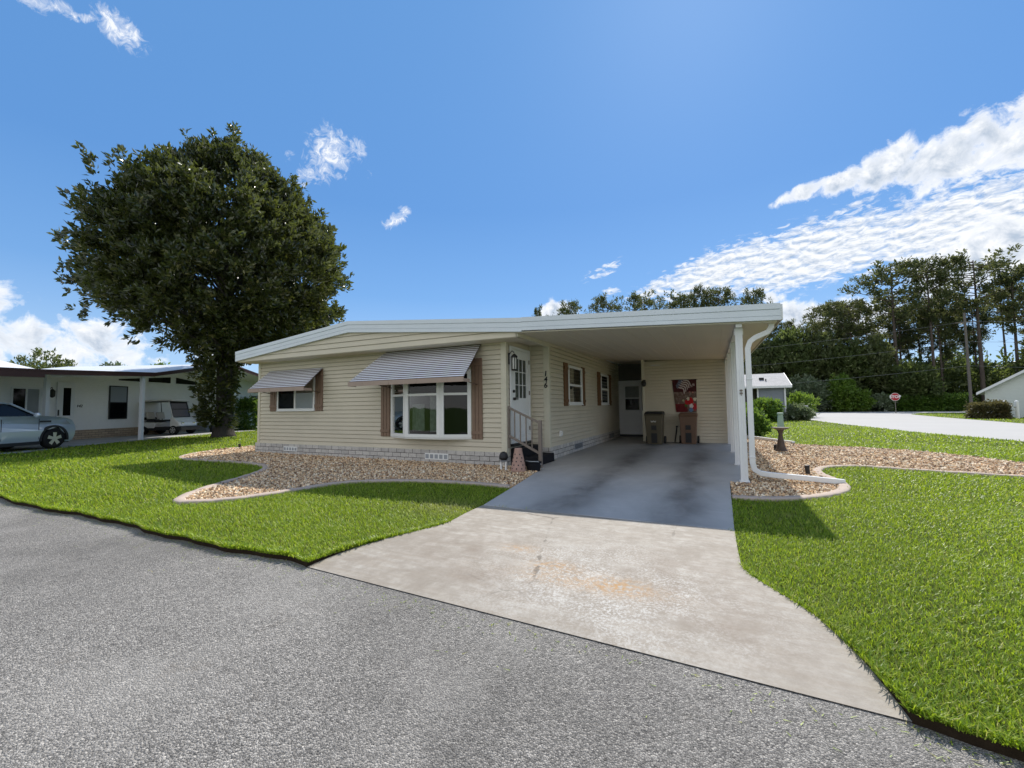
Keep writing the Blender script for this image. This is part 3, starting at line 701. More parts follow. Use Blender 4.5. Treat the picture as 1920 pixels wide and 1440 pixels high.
# roof slabs
mb = MB()
def slab(x0, zt0, x1, zt1, y0, y1, th, dz=0):
    mb.hexa([(x0,y0,zt0-th),(x1,y0,zt1-th),(x1,y1,zt1-th+dz),(x0,y1,zt0-th+dz)], [(x0,y0,zt0),(x1,y0,zt1),(x1,y1,zt1+dz),(x0,y1,zt0+dz)])
slab(-12.08, 2.85, -7.8, 3.292, FY+.04, 22.2, .09); slab(-7.8, 3.292, -3.30, 2.905, FY+.04, 22.2, .09)
mb.box(-7.95, -7.65, FY+.03, 22.2, 3.296, 3.312)
rf = mb.build('roof', 'white_roof', house)
mb = MB(); mb.cyl((-5.4,12.2,3.06), .05, .30, 12); mb.build('vent_pipe', 'white_vinyl', rf)
def fascia(name, pts, h, prt, extra=0):
    mb = MB()
    for (xa,za),(xb,zb) in zip(pts[:-1], pts[1:]):
        for (t, b, y) in ((0, .085, FY-.030), (.085, .098, FY-.012), (.098, .185, FY-.024), (.185, .192, FY-.014), (.192, h, FY-.024)):
            mb.hexa([(xa,y,za-b),(xb,y,zb-b),(xb,FY+.035,zb-b),(xa,FY+.035,za-b)], [(xa,y,za-t),(xb,y,zb-t),(xb,FY+.035,zb-t),(xa,FY+.035,za-t)])
    mb.build(name, 'fascia_paint', prt)
fascia('fascia', TOP, .268, house)
mb = MB(); mb.box(-12.13, -12.06, FY, 22.2, 2.60, 2.86); mb.build('side_gutter', 'white_paint', house)

# carport roof, ceiling, beam, posts
mb = MB()
slab(-3.27, 2.915, .90, 2.70, FY+.04, 17.6, .035, .21)
cr = mb.build('carport_roof', 'white_roof', house)
mb = MB()
z0 = lambda x: ceil_z(x, FY+.04); z1 = lambda x: ceil_z(x, 17.5)
mb.hexa([(-3.41,FY+.04,z0(-3.41)),(.88,FY+.04,z0(.88)),(.88,17.5,z1(.88)),(-3.41,17.5,z1(-3.41))], [(-3.41,FY+.04,z0(-3.41)+.02),(.88,FY+.04,z0(.88)+.02),(.88,17.5,z1(.88)+.02),(-3.41,17.5,z1(-3.41)+.02)])
for k in range(13):       # pan seams running front to back
    x = -3.2+k*.305
    mb.hexa([(x,FY+.05,z0(x)-.006),(x+.012,FY+.05,z0(x)-.006),(x+.012,17.4,z1(x)-.006),(x,17.4,z1(x)-.006)], [(x,FY+.05,z0(x)+.001),(x+.012,FY+.05,z0(x)+.001),(x+.012,17.4,z1(x)+.001),(x,17.4,z1(x)+.001)])
mb.build('ceiling', 'ceiling_cream', cr)
fascia('carport_fascia', [(-3.275,2.935),(.925,2.712)], .25, house)
mb = MB(); mb.hexa([(.885,FY,2.47),(.955,FY,2.47),(.955,17.5,2.69),(.885,17.5,2.69)], [(.885,FY,2.70),(.955,FY,2.70),(.955,17.5,2.92),(.885,17.5,2.92)]); mb.cur = 1
mb.hexa([(.88,FY+.04,2.455),(.93,FY+.04,2.455),(.93,17.4,2.675),(.88,17.4,2.675)], [(.88,FY+.04,2.469),(.93,FY+.04,2.469),(.93,17.4,2.689),(.88,17.4,2.689)])
mb.build('gutter', ['white_paint', 'taupe_metal'], house)
mb = MB(); mb.hexa([(.335,FY+.08,2.42),(.425,FY+.08,2.42),(.425,17.4,2.64),(.335,17.4,2.64)], [(.335,FY+.08,2.47),(.425,FY+.08,2.47),(.425,17.4,2.69),(.335,17.4,2.69)]); mb.build('carport_beam', 'white_paint', house, bevel=.004)
for y in (7.56, 9.61, 12.08, 14.5):
    mb = MB(); zt = 2.42+.0216*(y-7.36); h = .052
    mb.box(.38-h, .38+h, y-h, y+h, .02, zt)
    mb.box(.38-h-.012, .38+h+.012, y-.03, y+.03, zt-.10, zt); mb.box(.38-h-.02, .38+h+.02, y-h-.02, y+h+.02, .02, .035)
    mb.box(.38-.012, .38+.012, y-h-.006, y-h+.002, .05, zt-.1)
    po = mb.build('carport_post', 'white_paint', house, bevel=.005)
    if y < 8:
        m2 = MB()
        for z in (1.43, 1.385): m2.box(.36, .40, y-h-.02, y-h-.002, z, z+.022)
        m2.box(.375, .385, y-h-.012, y-h-.002, 1.36, 1.46); m2.build('flag_bracket', 'taupe_metal', po)
# downspout with its extension lying across the bed
mb = MB()
def duct(path, wd=.078, dp=.06):
    path = [Vector(p) for p in path]; P = []; n = len(path)
    for i, p in enumerate(path):
        d = (path[min(i+1,n-1)]-path[max(i-1,0)]).normalized(); s_ = Vector((0,1,0)); s_ = (s_-d*s_.dot(d)).normalized(); t = d.cross(s_)
        for a, b in ((-.5,-.5),(.5,-.5),(.5,.5),(-.5,.5)): P.append(p+s_*a*dp+t*b*wd)
    Fc = [(i*4+k, i*4+(k+1)%4, (i+1)*4+(k+1)%4, (i+1)*4+k) for i in range(n-1) for k in range(4)]+[(0,1,2,3),((n-1)*4,(n-1)*4+3,(n-1)*4+2,(n-1)*4+1)]
    mb._add(P, Fc)
duct([(.83,7.50,2.50),(.82,7.50,2.40),(.775,7.50,2.33),(.60,7.50,2.255),(.53,7.50,2.20),(.495,7.50,2.10),(.495,7.50,1.2),(.495,7.50,.32),(.52,7.51,.22),(.60,7.53,.165),(.75,7.58,.14),(1.2,7.70,.10),(1.70,7.84,.05)])
mb.box(.45, .54, 7.463, 7.54, .40, .42); mb.box(.45, .54, 7.463, 7.54, 1.6, 1.62)
mb.build('downspout', 'white_paint', house, bevel=.008)
mb = MB(); duct([(.52,17.55,.30),(.58,17.4,.14),(.75,17.1,.10),(1.3,16.2,.09),(2.07,14.95,.06)], .09, .09); mb.build('drain_pipe', 'white_paint', house)

# window pieces
def shutter(x0, x1, z0, z1, m='brown_shutter', y=F-.016):
    mb = MB(); n = 3; w_ = (x1-x0)/n; mb.box(x0, x1, y-.012, y, z0, z1)
    for k in range(n): mb.box(x0+w_*k+.006, x0+w_*(k+1)-.006, y-.026, y-.012, z0+.004, z1-.004)
    for z in (z0+.10, z1-.16): mb.box(x0+.003, x1-.003, y-.042, y-.0262, z, z+.07)
    mb.build('shutter', m, house, bevel=.003)
def side_shutter(y0, y1, z0, z1):
    mb = MB(); x = XW+.016; mb.box(x, x+.02, y0, y1, z0, z1); n = 3; w_ = (y1-y0)/n
    for k in range(n): mb.box(x+.02, x+.034, y0+w_*k+.008, y0+w_*(k+1)-.008, z0, z1)
    for z in (z0+.1, z1-.17): mb.box(x+.0342, x+.048, y0+.003, y1-.003, z, z+.07)
    mb.build('shutter', 'wood_shutter', house, bevel=.003)
# small slider window, left
wn = thing('window', None, None); wn.parent = house
mb = MB(); x0,x1,z0_,z1_ = -10.97,-9.48,1.205,2.25; y = F-.018; t = .055
mb.box(x0,x1,y-.035,y,z0_,z0_+t); mb.box(x0,x1,y-.035,y,z1_-t,z1_); mb.box(x0,x0+t,y-.035,y,z0_+t,z1_-t); mb.box(x1-t,x1,y-.035,y,z0_+t,z1_-t); mb.box(-10.27,-10.215,y-.035,y,z0_+t,z1_-t)
mb.box(x0-.01,x1+.01,y-.05,y,z0_-.02,z0_)
mb.build('frame', 'white_vinyl', wn, local=True, bevel=.003).location = (7.8,-12.,0)
def wpart(mb, nm, m): o = mb.build(nm, m, wn, local=True); o.location = (7.8,-12.,0); return o
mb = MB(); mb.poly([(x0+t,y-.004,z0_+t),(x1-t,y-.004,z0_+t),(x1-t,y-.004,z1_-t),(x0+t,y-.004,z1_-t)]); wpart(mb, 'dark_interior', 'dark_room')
mb = MB()
for k in range(16): xx = -10.2+k*.042; mb.poly([(xx,y-.007-(k%2)*.004,z0_+t),(xx+.042,y-.007-((k+1)%2)*.004,z0_+t),(xx+.042,y-.007-((k+1)%2)*.004,z1_-t),(xx,y-.007-(k%2)*.004,z1_-t)])
wpart(mb, 'curtain', 'curtain')
mb = MB(); mb.poly([(x0+t,y-.02,z0_+t),(-10.27,y-.02,z0_+t),(-10.27,y-.02,z1_-t),(x0+t,y-.02,z1_-t)]); mb.poly([(-10.215,y-.02,z0_+t),(x1-t,y-.02,z0_+t),(x1-t,y-.02,z1_-t),(-10.215,y-.02,z1_-t)]); wpart(mb, 'pane', 'window_glass')
shutter(-11.28,-10.99,1.19,2.28); shutter(-9.465,-9.195,1.19,2.28)
# bow window
wn = thing('window', None, None); wn.parent = house
BP = [(-6.90,F-.016),(-6.27,F-.27),(-5.33,F-.27),(-4.70,F-.016)]; bz0, bz1, btr = .585, 2.02, 1.50
mbf, mbg, mbd = MB(), MB(), MB()
for (ax,ay),(bx,by) in zip(BP[:-1], BP[1:]):
    a = Vector((ax,ay,0)); d = Vector((bx-ax,by-ay,0)); Lw = d.length; d.normalize(); nn = Vector((d.y,-d.x,0))
    Mx = Matrix(((d.x,nn.x,0,ax),(d.y,nn.y,0,ay),(0,0,1,0),(0,0,0,1)))
    mbf.T = mbg.T = Mx
    st = .062
    mbf.box(0,Lw,-.05,.02,bz0,bz0+.07); mbf.box(0,Lw,-.05,.02,bz1-.06,bz1); mbf.box(.003,st+.02,-.05,.018,bz0+.07,bz1-.06); mbf.box(Lw-st-.02,Lw-.003,-.05,.018,bz0+.07,bz1-.06); mbf.box(st+.02,Lw-st-.02,-.05,.014,btr,btr+.05)
    for (za,zb) in ((bz0+.07,btr),(btr+.05,bz1-.06)):
        mbg.poly([(st+.02,-.012,za),(Lw-st-.02,-.012,za),(Lw-st-.02,-.012,zb),(st+.02,-.012,zb)])
mbf.T = None
for (px_, py_) in BP[1:3]: mbf.box(px_-.03, px_+.03, py_-.012, py_+.03, bz0+.001, bz1-.001)
mbf.prism(BP, bz0-.035, bz0-.001); mbf.prism(BP, bz1+.001, bz1+.03)
wpart(mbf, 'frame', 'white_vinyl'); wpart(mbg, 'pane', 'window_glass')
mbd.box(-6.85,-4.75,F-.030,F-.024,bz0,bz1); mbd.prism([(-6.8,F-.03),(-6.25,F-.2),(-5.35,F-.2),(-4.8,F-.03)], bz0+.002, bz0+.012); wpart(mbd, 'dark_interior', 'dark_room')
mb = MB()
for (xa, xb, za, zb) in ((-6.22,-5.86,.72,1.32),(-5.72,-5.42,.70,1.5)):
    n = 9
    for k in range(n):
        p, q = xa+(xb-xa)*k/n, xa+(xb-xa)*(k+1)/n; e0, e1 = (.016 if k%2 else 0), (0 if k%2 else .016)
        mb.poly([(p,F-.10-e0,za),(q,F-.10-e1,za),(q,F-.10-e1,zb),(p,F-.10-e0,zb)])
wpart(mb, 'curtain', 'sheer')
shutter(-7.21,-6.935,.57,1.95); shutter(-4.675,-4.42,.555,2.28)

def awning(x0, x1, ztop, proj, zbot, hip_l, n=15):
    """stepped slat awning: white slats with brown undersides, open sloping ends"""
    aw = thing('awning', None, None); aw.parent = house
    yw = F-.03; st = MB(); st.cur = 0
    for k in range(n):
        t0, t1 = k/n, (k+1)/n
        y0, y1 = yw-proj*t0, yw-proj*t1; za, zb = ztop-(ztop-zbot)*t0, ztop-(ztop-zbot)*t1
        xl0, xl1 = x0-hip_l*t0**.8, x0-hip_l*t1**.8
        rise = (za-zb)
        st.cur = 0; ym = y0+(y1-y0)*.74; zm = za+(zb-za)*.66+.003
        st._add([(xl0,y0,za+.010),(x1,y0,za+.010),(x1,ym,zm+.012),(xl1,ym,zm+.012)], [(0,1,2,3)])
        st.cur = 1
        st._add([(xl1,ym,zm+.012),(x1,ym,zm+.012),(x1,y1+.004,zb+.001),(xl1,y1+.004,zb+.001)], [(0,1,2,3)])
        st.cur = 1
        st._add([(xl0,y0,za-.014),(x1,y0,za-.014),(x1,y1,zb-.014),(xl1,y1,zb-.014)], [(3,2,1,0)])
    o = st.build('slats', ['awning_white', 'awning_brown'], aw, local=True, recalc=False); o.location = (7.8,-12.,0)
    v = MB(); y1 = yw-proj; xl = x0-hip_l
    v.box(xl-.01, x1+.01, y1-.022, y1-.006, zbot-.085, zbot+.012)
    for k in range(4): xx = xl+.4+(x1-xl-.8)*k/3; v.box(xx-.03, xx+.03, y1-.027, y1-.022, zbot-.083, zbot+.010)
    v.box(xl-.01, xl+.004, y1-.005, y1+.22, zbot-.085, zbot-.02); v.box(x1-.004, x1+.01, y1-.005, y1+.22, zbot-.085, zbot-.02)
    o = v.build('valance', 'brown_valance', aw, local=True); o.location = (7.8,-12.,0)
    for xx in (x0+.12, x1-.10):
        a = MB()
        a.tube([(xx,yw+.01,zbot-.12),(xx,y1+.03,zbot-.03)], .010, 6)
        a.tube([(xx,yw,ztop-.03),(xx,y1+.02,zbot-.025)], .012, 6)
        o = a.build('bracket', 'awning_brown', aw, local=True); o.location = (7.8,-12.,0)
awning(-11.30, -9.20, 2.305, .55, 1.79, .08, 11)
awning(-6.98, -4.43, 2.585, .72, 1.825, .52, 17)

# front door on the porch return
dr = thing('front_door', None, None); dr.parent = house; tag(dr, 'white front door with nine light glass panel')
def dpart(mb, nm, m, par=None, **k): o = mb.build(nm, m, par or dr, local=True, **k); o.location = (7.8,-12.,0); return o
X = XR+.024
mb = MB(); ya, yb, za, zb = 7.985, 8.905, .46, 2.46; fw = .06
mb.box(X,X+.03,ya-fw,ya,za,zb+fw); mb.box(X,X+.03,yb,yb+fw,za,zb+fw); mb.box(X,X+.03,ya,yb,zb,zb+fw); dpart(mb, 'frame', 'white_paint', bevel=.004)
mb = MB(); l0,l1,m0,m1 = 8.17,8.74,1.42,2.27
mb.box(X,X+.018,ya+.004,l0,za,zb-.004); mb.box(X,X+.018,l1,yb-.004,za,zb-.004); mb.box(X,X+.018,l0,l1,za,m0); mb.box(X,X+.018,l0,l1,m1,zb-.004)
for k in (1,2):
    yy = l0+(l1-l0)*k/3; mb.box(X+.006,X+.022,yy-.009,yy+.009,m0,m1); zz = m0+(m1-m0)*k/3; mb.box(X+.006,X+.0225,l0,l1,zz-.009,zz+.009)
for (a,b) in ((8.10,8.42),(8.48,8.80)): mb.box(X+.018,X+.022,a,b,.62,1.20)
dpart(mb, 'leaf', 'white_paint', bevel=.003)
mb = MB(); mb.poly([(X+.010,l0,m0),(X+.010,l1,m0),(X+.010,l1,m1),(X+.010,l0,m1)]); dpart(mb, 'glass', 'window_glass')
mb = MB()
for k in range(9): yy = l0+(l1-l0)*k/9; mb.poly([(X+.004,yy,m0),(X+.004,yy+.05,m0),(X+.004,yy+.05,m1),(X+.004,yy,m1)])
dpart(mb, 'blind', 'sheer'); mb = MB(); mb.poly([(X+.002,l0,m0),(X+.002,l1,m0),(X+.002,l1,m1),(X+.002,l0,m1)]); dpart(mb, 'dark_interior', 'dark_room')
mb = MB(); mb.T = Matrix.Translation((X+.018,8.06,1.56))@Matrix.Rotation(PI/2,4,'Y'); mb.cyl((0,0,0), .032, .03, 14); mb.T = None; dpart(mb, 'deadbolt', 'black_metal'); mb = MB(); mb.T = Matrix.Translation((X+.018,8.07,1.40))@Matrix.Rotation(PI/2,4,'Y'); mb.cyl((0,0,0), .03, .05, 14); mb.T = None; mb.box(X+.05,X+.072,8.06,8.20,1.385,1.41); dpart(mb, 'handle', 'black_metal')
for z in (.7,1.5,2.2): mb = MB(); mb.box(X+.02,X+.036,8.885,8.915,z,z+.09); dpart(mb, 'hinge', 'taupe_metal')
mb = MB(); mb.box(XR+.015, XR+.09, 7.95, 8.95, .40, .455); mb.build('door_sill', 'black_metal', house)
# wall lantern by the door
mb = MB(); lc = (XR+.15, 7.90)
mb.box(XR+.014,XR+.035,7.86,7.94,2.12,2.36); mb.tube([(XR+.03,7.9,2.32),(XR+.10,7.9,2.40),(XR+.15,7.9,2.36)], .010, 8)
mb.lathe([(.012,.36),(.075,.30),(.078,.28)], (*lc,1.98), 6); mb.lathe([(.055,0),(.062,.02),(.05,.03)], (*lc,1.98), 6)
for k in range(6): a = k*PI/3; mb.box(lc[0]+.056*math.cos(a)-.006, lc[0]+.056*math.cos(a)+.006, lc[1]+.056*math.sin(a)-.006, lc[1]+.056*math.sin(a)+.006, 2.0, 2.27)
lt = mb.build('wall_lantern', 'black_metal', house)
mb = MB(); mb.lathe([(.045,.035),(.05,.27)], (*lc,1.98), 6); mb.build('lamp_glass', 'lamp_glass', lt)
# house number on the corner trim
cu = bpy.data.curves.new('house_number', 'FONT'); cu.body = '1\n4\n6'; cu.size = .17; cu.extrude = .006; cu.align_x = 'CENTER'; cu.space_line = .78; cu.shear = .12; cu.offset = .004
tx = bpy.data.objects.new('house_number', cu); COL.objects.link(tx); dg = bpy.context.evaluated_depsgraph_get()
me = bpy.data.meshes.new_from_object(tx.evaluated_get(dg)); bpy.data.objects.remove(tx); me.materials.clear(); me.materials.append(MATS['black_metal'])
no = bpy.data.objects.new('house_number', me); COL.objects.link(no); no.parent = house
no.location = (-3.475+7.8, 9.06-.036-12., 1.925); no.rotation_euler = (PI/2,0,0)
# outlet, side windows
mb = MB(); mb.box(XW+.014,XW+.06,9.68,9.80,.50,.64); mb.box(XW+.06,XW+.085,9.70,9.78,.53,.62); mb.build('outlet_box', 'white_vinyl', house, bevel=.006)
def side_window(y0, y1, z0, z1):
    w = thing('window', None, None); w.parent = house
    x = XW+.016; t = .06; mb = MB()
    mb.box(x,x+.045,y0,y1,z0,z0+t); mb.box(x,x+.045,y0,y1,z1-t,z1); mb.box(x,x+.045,y0,y0+t,z0+t,z1-t); mb.box(x,x+.045,y1-t,y1,z0+t,z1-t)
    zm = (z0+z1)/2; mb.box(x,x+.04,y0+t,y1-t,zm-.03,zm+.03); mb.box(x,x+.06,y0-.02,y1+.02,z0-.03,z0)
    o = mb.build('frame', 'white_vinyl', w, local=True, bevel=.003); o.location = (7.8,-12.,0)
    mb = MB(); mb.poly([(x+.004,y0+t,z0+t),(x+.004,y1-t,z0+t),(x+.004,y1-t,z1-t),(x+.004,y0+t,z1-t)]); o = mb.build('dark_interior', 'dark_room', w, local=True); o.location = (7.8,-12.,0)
    mb = MB()
    for a, b in ((z0+t, zm-.03), (zm+.03, z1-t)): mb.poly([(x+.02,y0+t,a),(x+.02,y1-t,a),(x+.02,y1-t,b),(x+.02,y0+t,b)])
    o = mb.build('pane', 'window_glass', w, local=True); o.location = (7.8,-12.,0)
side_window(10.40,11.64,1.28,2.29); side_window(13.86,14.92,1.28,2.29)
side_shutter(10.08,10.38,1.235,2.335); side_shutter(11.66,11.95,1.235,2.335); side_shutter(13.45,13.83,1.235,2.335); side_shutter(14.95,15.36,1.235,2.335)

# shed at the back of the carport and the recessed rear door
SY, SX0, SX1 = 14.75, -2.18, .43
mb = MB()
siding(mb, (SX0,SY), (SX1,SY), .02, 2.70, (0,-1), out=.024); siding(mb, (SX0,17.), (SX0,SY), .02, 2.85, (-1,0)); siding(mb, (SX1,SY), (SX1,17.4), .02, 2.63, (1,0))
siding(mb, (SX1,17.5), (SX0,17.5), .02, 2.75, (0,1))
sh = mb.build('shed', 'cream_siding', house, recalc=False)
for tb in ((SX0-.02,SX0+.07,SY-.026,SY+.06,.02,2.80), (SX1-.06,SX1+.02,SY-.026,SY+.06,.02,2.62)):
    mb = MB(); mb.box(*tb); mb.build('corner_trim', 'cream_trim', sh)
mb = MB(); mb.box(SX0, SX1, SY-.018, SY-.004, .019, .05); mb.build('base_strip', 'black_plastic', sh)
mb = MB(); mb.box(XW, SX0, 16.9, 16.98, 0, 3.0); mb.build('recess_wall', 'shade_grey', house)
rd = thing('rear_door', None, None); rd.parent = house; tag(rd, 'plain white rear door with half glass')
mb = MB(); x0,x1,y = -3.36,-2.46,16.9
mb.box(x0-.06,x0,y-.03,y-.001,.10,2.20); mb.box(x1,x1+.06,y-.03,y-.001,.10,2.20); mb.box(x0,x1,y-.03,y-.001,2.14,2.20); dpart(mb, 'frame', 'white_paint', rd)
mb = MB(); a0,a1,b0,b1 = -3.16,-2.64,1.05,1.97
mb.box(x0,a0,y-.02,y-.001,.10,2.14); mb.box(a1,x1,y-.02,y-.001,.10,2.14); mb.box(a0,a1,y-.02,y-.001,.10,b0); mb.box(a0,a1,y-.02,y-.001,b1,2.14); mb.box(a0,a1,y-.022,y-.001,1.49,1.53); dpart(mb, 'leaf', 'white_paint', rd, bevel=.003)
mb = MB(); mb.poly([(a0,y-.004,1.53),(a1,y-.004,1.53),(a1,y-.004,b1),(a0,y-.004,b1)]); dpart(mb, 'blind', 'curtain', rd)
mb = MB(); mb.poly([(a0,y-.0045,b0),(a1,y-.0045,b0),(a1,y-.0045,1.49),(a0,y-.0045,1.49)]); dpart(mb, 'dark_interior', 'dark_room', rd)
mb = MB(); mb.poly([(a0,y-.012,b0),(a1,y-.012,b0),(a1,y-.012,1.49),(a0,y-.012,1.49)]); mb.poly([(a0,y-.012,1.53),(a1,y-.012,1.53),(a1,y-.012,b1),(a0,y-.012,b1)]); dpart(mb, 'pane', 'window_glass', rd)
mb = MB(); mb.box(x0-.06,x1+.06,y-.09,y-.031,.02,.10); dpart(mb, 'threshold', 'black_plastic', rd)
# globe lamp and dangling cord at the shed corner
mb = MB(); mb.tube([(-2.12,SY-.02,2.02),(-2.12,SY-.12,2.06),(-2.12,SY-.14,1.99)], .014, 8); mb.lathe([(.03,-.13),(.07,-.10),(.085,-.03),(.07,.04),(.03,.07)], (-2.12,SY-.14,1.98), 14); mb.box(-2.17,-2.07,SY-.035,SY-.02,1.90,2.08)
mb.tube([(-2.19,SY-.03,1.95),(-2.20,SY-.035,1.3),(-2.19,SY-.04,1.05)], .014, 6); mb.build('globe_lamp', 'black_metal', sh)

# porch steps with handrail
st = thing('porch_steps', 'dark blue carpeted porch steps below the white front door', 'steps', (-3.5,8.5,0))
mb = MB(); mb.box(-3.86,-3.60,7.95,9.02,.0,.37); mb.build('upper_step', 'step_blue', st, bevel=.015)
mb = MB(); mb.box(-3.595,-3.29,7.97,9.02,.0,.19); mb.build('lower_step', 'step_blue', st, bevel=.015)
hr = thing('handrail', 'taupe metal handrail sloping down beside the dark blue porch steps', 'handrail', (-3.5,7.83,0))
mb = MB(); mb.box(-3.185,-3.115,7.80,7.87,.0,.955); mb.build('post', 'taupe_metal', hr, bevel=.006)
mb = MB(); mb.box(-3.855,-3.82,7.81,7.86,.38,1.25); mb.build('post', 'taupe_metal', hr, bevel=.004)
def bar(name, xa, za, xb, zb, h, yy0=7.812, yy1=7.858):
    mb = MB(); mb.hexa([(xa,yy0,za-h),(xb,yy0,zb-h),(xb,yy1,zb-h),(xa,yy1,za-h)], [(xa,yy0,za),(xb,yy0,zb),(xb,yy1,zb),(xa,yy1,za)]); mb.build(name, 'taupe_metal', hr, bevel=.004)
bar('top_rail', -3.835,1.235,-3.18,.935,.045); bar('bottom_rail', -3.835,.66,-3.18,.33,.05)
for k in range(4):
    x = -3.71+k*.127; t = (x+3.835)/.655; mb = MB(); mb.box(x-.010,x+.010,7.826,7.846,.66-.33*t-.02,1.235-.30*t-.03); mb.build('baluster', 'taupe_metal', hr)

# ------------------------------------------------------------------ small things round the house
pt = thing('strawberry_pot', 'tall pink terracotta cone with round holes by the porch steps', 'pot', (-3.36,7.24,0))
mb = MB(); mb.smooth = True
prof = [(.145,.015),(.150,.05),(.140,.09),(.118,.20),(.092,.32),(.072,.42),(.074,.44),(.060,.455)]
mb.lathe(prof, (-3.36,7.24,0), 28); mb.cur = 1; mb.smooth = False
for row, (z, n, o) in enumerate(((.085,9,0),(.15,9,.35),(.215,8,.1),(.28,7,.45),(.345,6,.2))):
    rr = np.interp(z, [p[1] for p in prof], [p[0] for p in prof])
    for k in range(n):
        a = 2*PI*(k+o)/n; c = Vector((-3.36+rr*math.cos(a), 7.24+rr*math.sin(a), z)); nv = Vector((math.cos(a), math.sin(a), .22)).normalized()
        tx = nv.cross(Vector((0,0,1))).normalized(); ty = nv.cross(tx)
        mb.poly([c+nv*.003+(tx*math.cos(t)+ty*math.sin(t))*.014 for t in np.linspace(0,2*PI,12,endpoint=False)])
mb.build('body', ['terracotta', 'black_plastic'], pt)
sl = thing('solar_lamp', 'black domed garden lamp on white legs at the house corner', 'garden lamp', (-3.70,7.30,0))
mb = MB(); mb.lathe([(.02,.37),(.06,.35),(.085,.30),(.09,.26),(.07,.22),(.04,.20)], (-3.70,7.30,0), 18); mb.build('dome', 'black_plastic', sl)
mb = MB(); mb.lathe([(.075,.185),(.08,.2),(.04,.21)], (-3.70,7.30,0), 16); mb.build('base', 'grey_plastic', sl)
for dx in (-.05,.055): mb = MB(); mb.box(-3.70+dx-.016,-3.70+dx+.016,7.27,7.31,0,.20); mb.build('leg', 'white_vinyl', sl)
mb = MB(); mb.lathe([(.10,.0),(.12,.01),(.15,.17),(.16,.19),(.14,.185),(.13,.17)], (-3.13,7.42,.0), 18)
bk = tag(mb.build('planter', 'step_blue'), 'small dark blue round planter between pink cone and handrail post', 'planter')
mb = MB(); mb.tube([(-3.27,7.38,.205),(-3.14,7.27,.21),(-3.0,7.34,.205),(-2.985,7.44,.14)], .008, 6); mb.build('wire_handle', 'grey_plastic', bk)

def bin_(name, x, y, w_, d_, h, m, label, lidm, mark):
    t = thing(name, label, 'wheelie bin', (x,y,0), group='wheelie bins in the carport')
    mb = MB(); b = w_*.39; tp = w_*.47
    mb.hexa([(x-b,y-d_*.36,.02),(x+b,y-d_*.36,.02),(x+b,y+d_*.34,.02),(x-b,y+d_*.34,.02)], [(x-tp,y-d_*.5,h-.11),(x+tp,y-d_*.5,h-.11),(x+tp,y+d_*.46,h-.11),(x-tp,y+d_*.46,h-.11)])
    mb.box(x-w_*.5,x+w_*.5,y-d_*.53,y+d_*.49,h-.125,h-.085)
    bd = mb.build('body', m, t, bevel=.02)
    mb = MB()   # moulded front panel and catch bar
    for (za, zb, hw) in ((.06,.36,.085),(.46,.60,.075)):
        ya = y-d_*.36-(d_*.14)*(za/(h-.11))-.002; yb = y-d_*.36-(d_*.14)*(zb/(h-.11))-.002
        mb.hexa([(x-hw,ya-.008,za),(x+hw,ya-.008,za),(x+hw,ya+.02,za),(x-hw,ya+.02,za)], [(x-hw,yb-.008,zb),(x+hw,yb-.008,zb),(x+hw,yb+.02,zb),(x-hw,yb+.02,zb)])
    mb.build('front_recess', 'black_plastic', bd)
    mb = MB(); yb = y-d_*.36-(d_*.14)*.44
    mb.tube([(x-.10,yb-.025,.42),(x+.10,yb-.025,.42)], .014, 8); mb.build('catch_bar', m, bd)
    if mark:
        mb = MB(); ym = y-d_*.36-(d_*.14)*(.72/(h-.11))-.004
        for dx in (-.045,.035):
            pts = [(x+dx-.035,.745),(x+dx-.018,.70),(x+dx,.735),(x+dx+.018,.70),(x+dx+.035,.745)]
            for (p, q) in zip(pts[:-1], pts[1:]): mb.tube([(p[0],ym-.004,p[1]),(q[0],ym-.004,q[1])], .006, 5)
        mb.build('mark', 'white_vinyl', bd)
    mb = MB(); z = h-.085
    mb.hexa([(x-w_*.51,y-d_*.56,z),(x+w_*.51,y-d_*.56,z),(x+w_*.51,y+d_*.5,z),(x-w_*.51,y+d_*.5,z)], [(x-w_*.44,y-d_*.44,z+.075),(x+w_*.44,y-d_*.44,z+.075),(x+w_*.46,y+d_*.48,z+.085),(x-w_*.46,y+d_*.48,z+.085)])
    mb.build('lid', lidm, t, bevel=.02)
    mb = MB(); mb.tube([(x-w_*.38,y+d_*.55,h-.11),(x+w_*.38,y+d_*.55,h-.11)], .016, 8); mb.build('handle', lidm, t)
    for s_ in (-1,1):
        mb = MB(); mb.tube([(x+s_*(w_*.43),y+d_*.36,.125),(x+s_*(w_*.43+.06),y+d_*.36,.125)], .125, 18); mb.build('wheel', 'black_plastic', t)
bin_('wheelie_bin', -1.72, 13.95, .56, .62, 1.03, 'bin_olive', 'olive wheelie bin with black lid and small white mark', 'black_plastic', True)
bin_('wheelie_bin', -.76, 14.33, .54, .62, .98, 'bin_brown', 'brown wheelie bin with brown lid under the holiday banner', 'bin_brown', False)
mb = MB(); mb.tube([(-1.20,14.64,.03),(-1.13,14.70,.52)], [.016,.02], 8); mb.lathe([(.02,0),(.035,.02),(.03,.05)], (-1.13,14.70,.50), 10); tag(mb.build('walking_stick', 'black_plastic'), 'thin dark stick leaning on the siding left of the brown bin', 'stick')
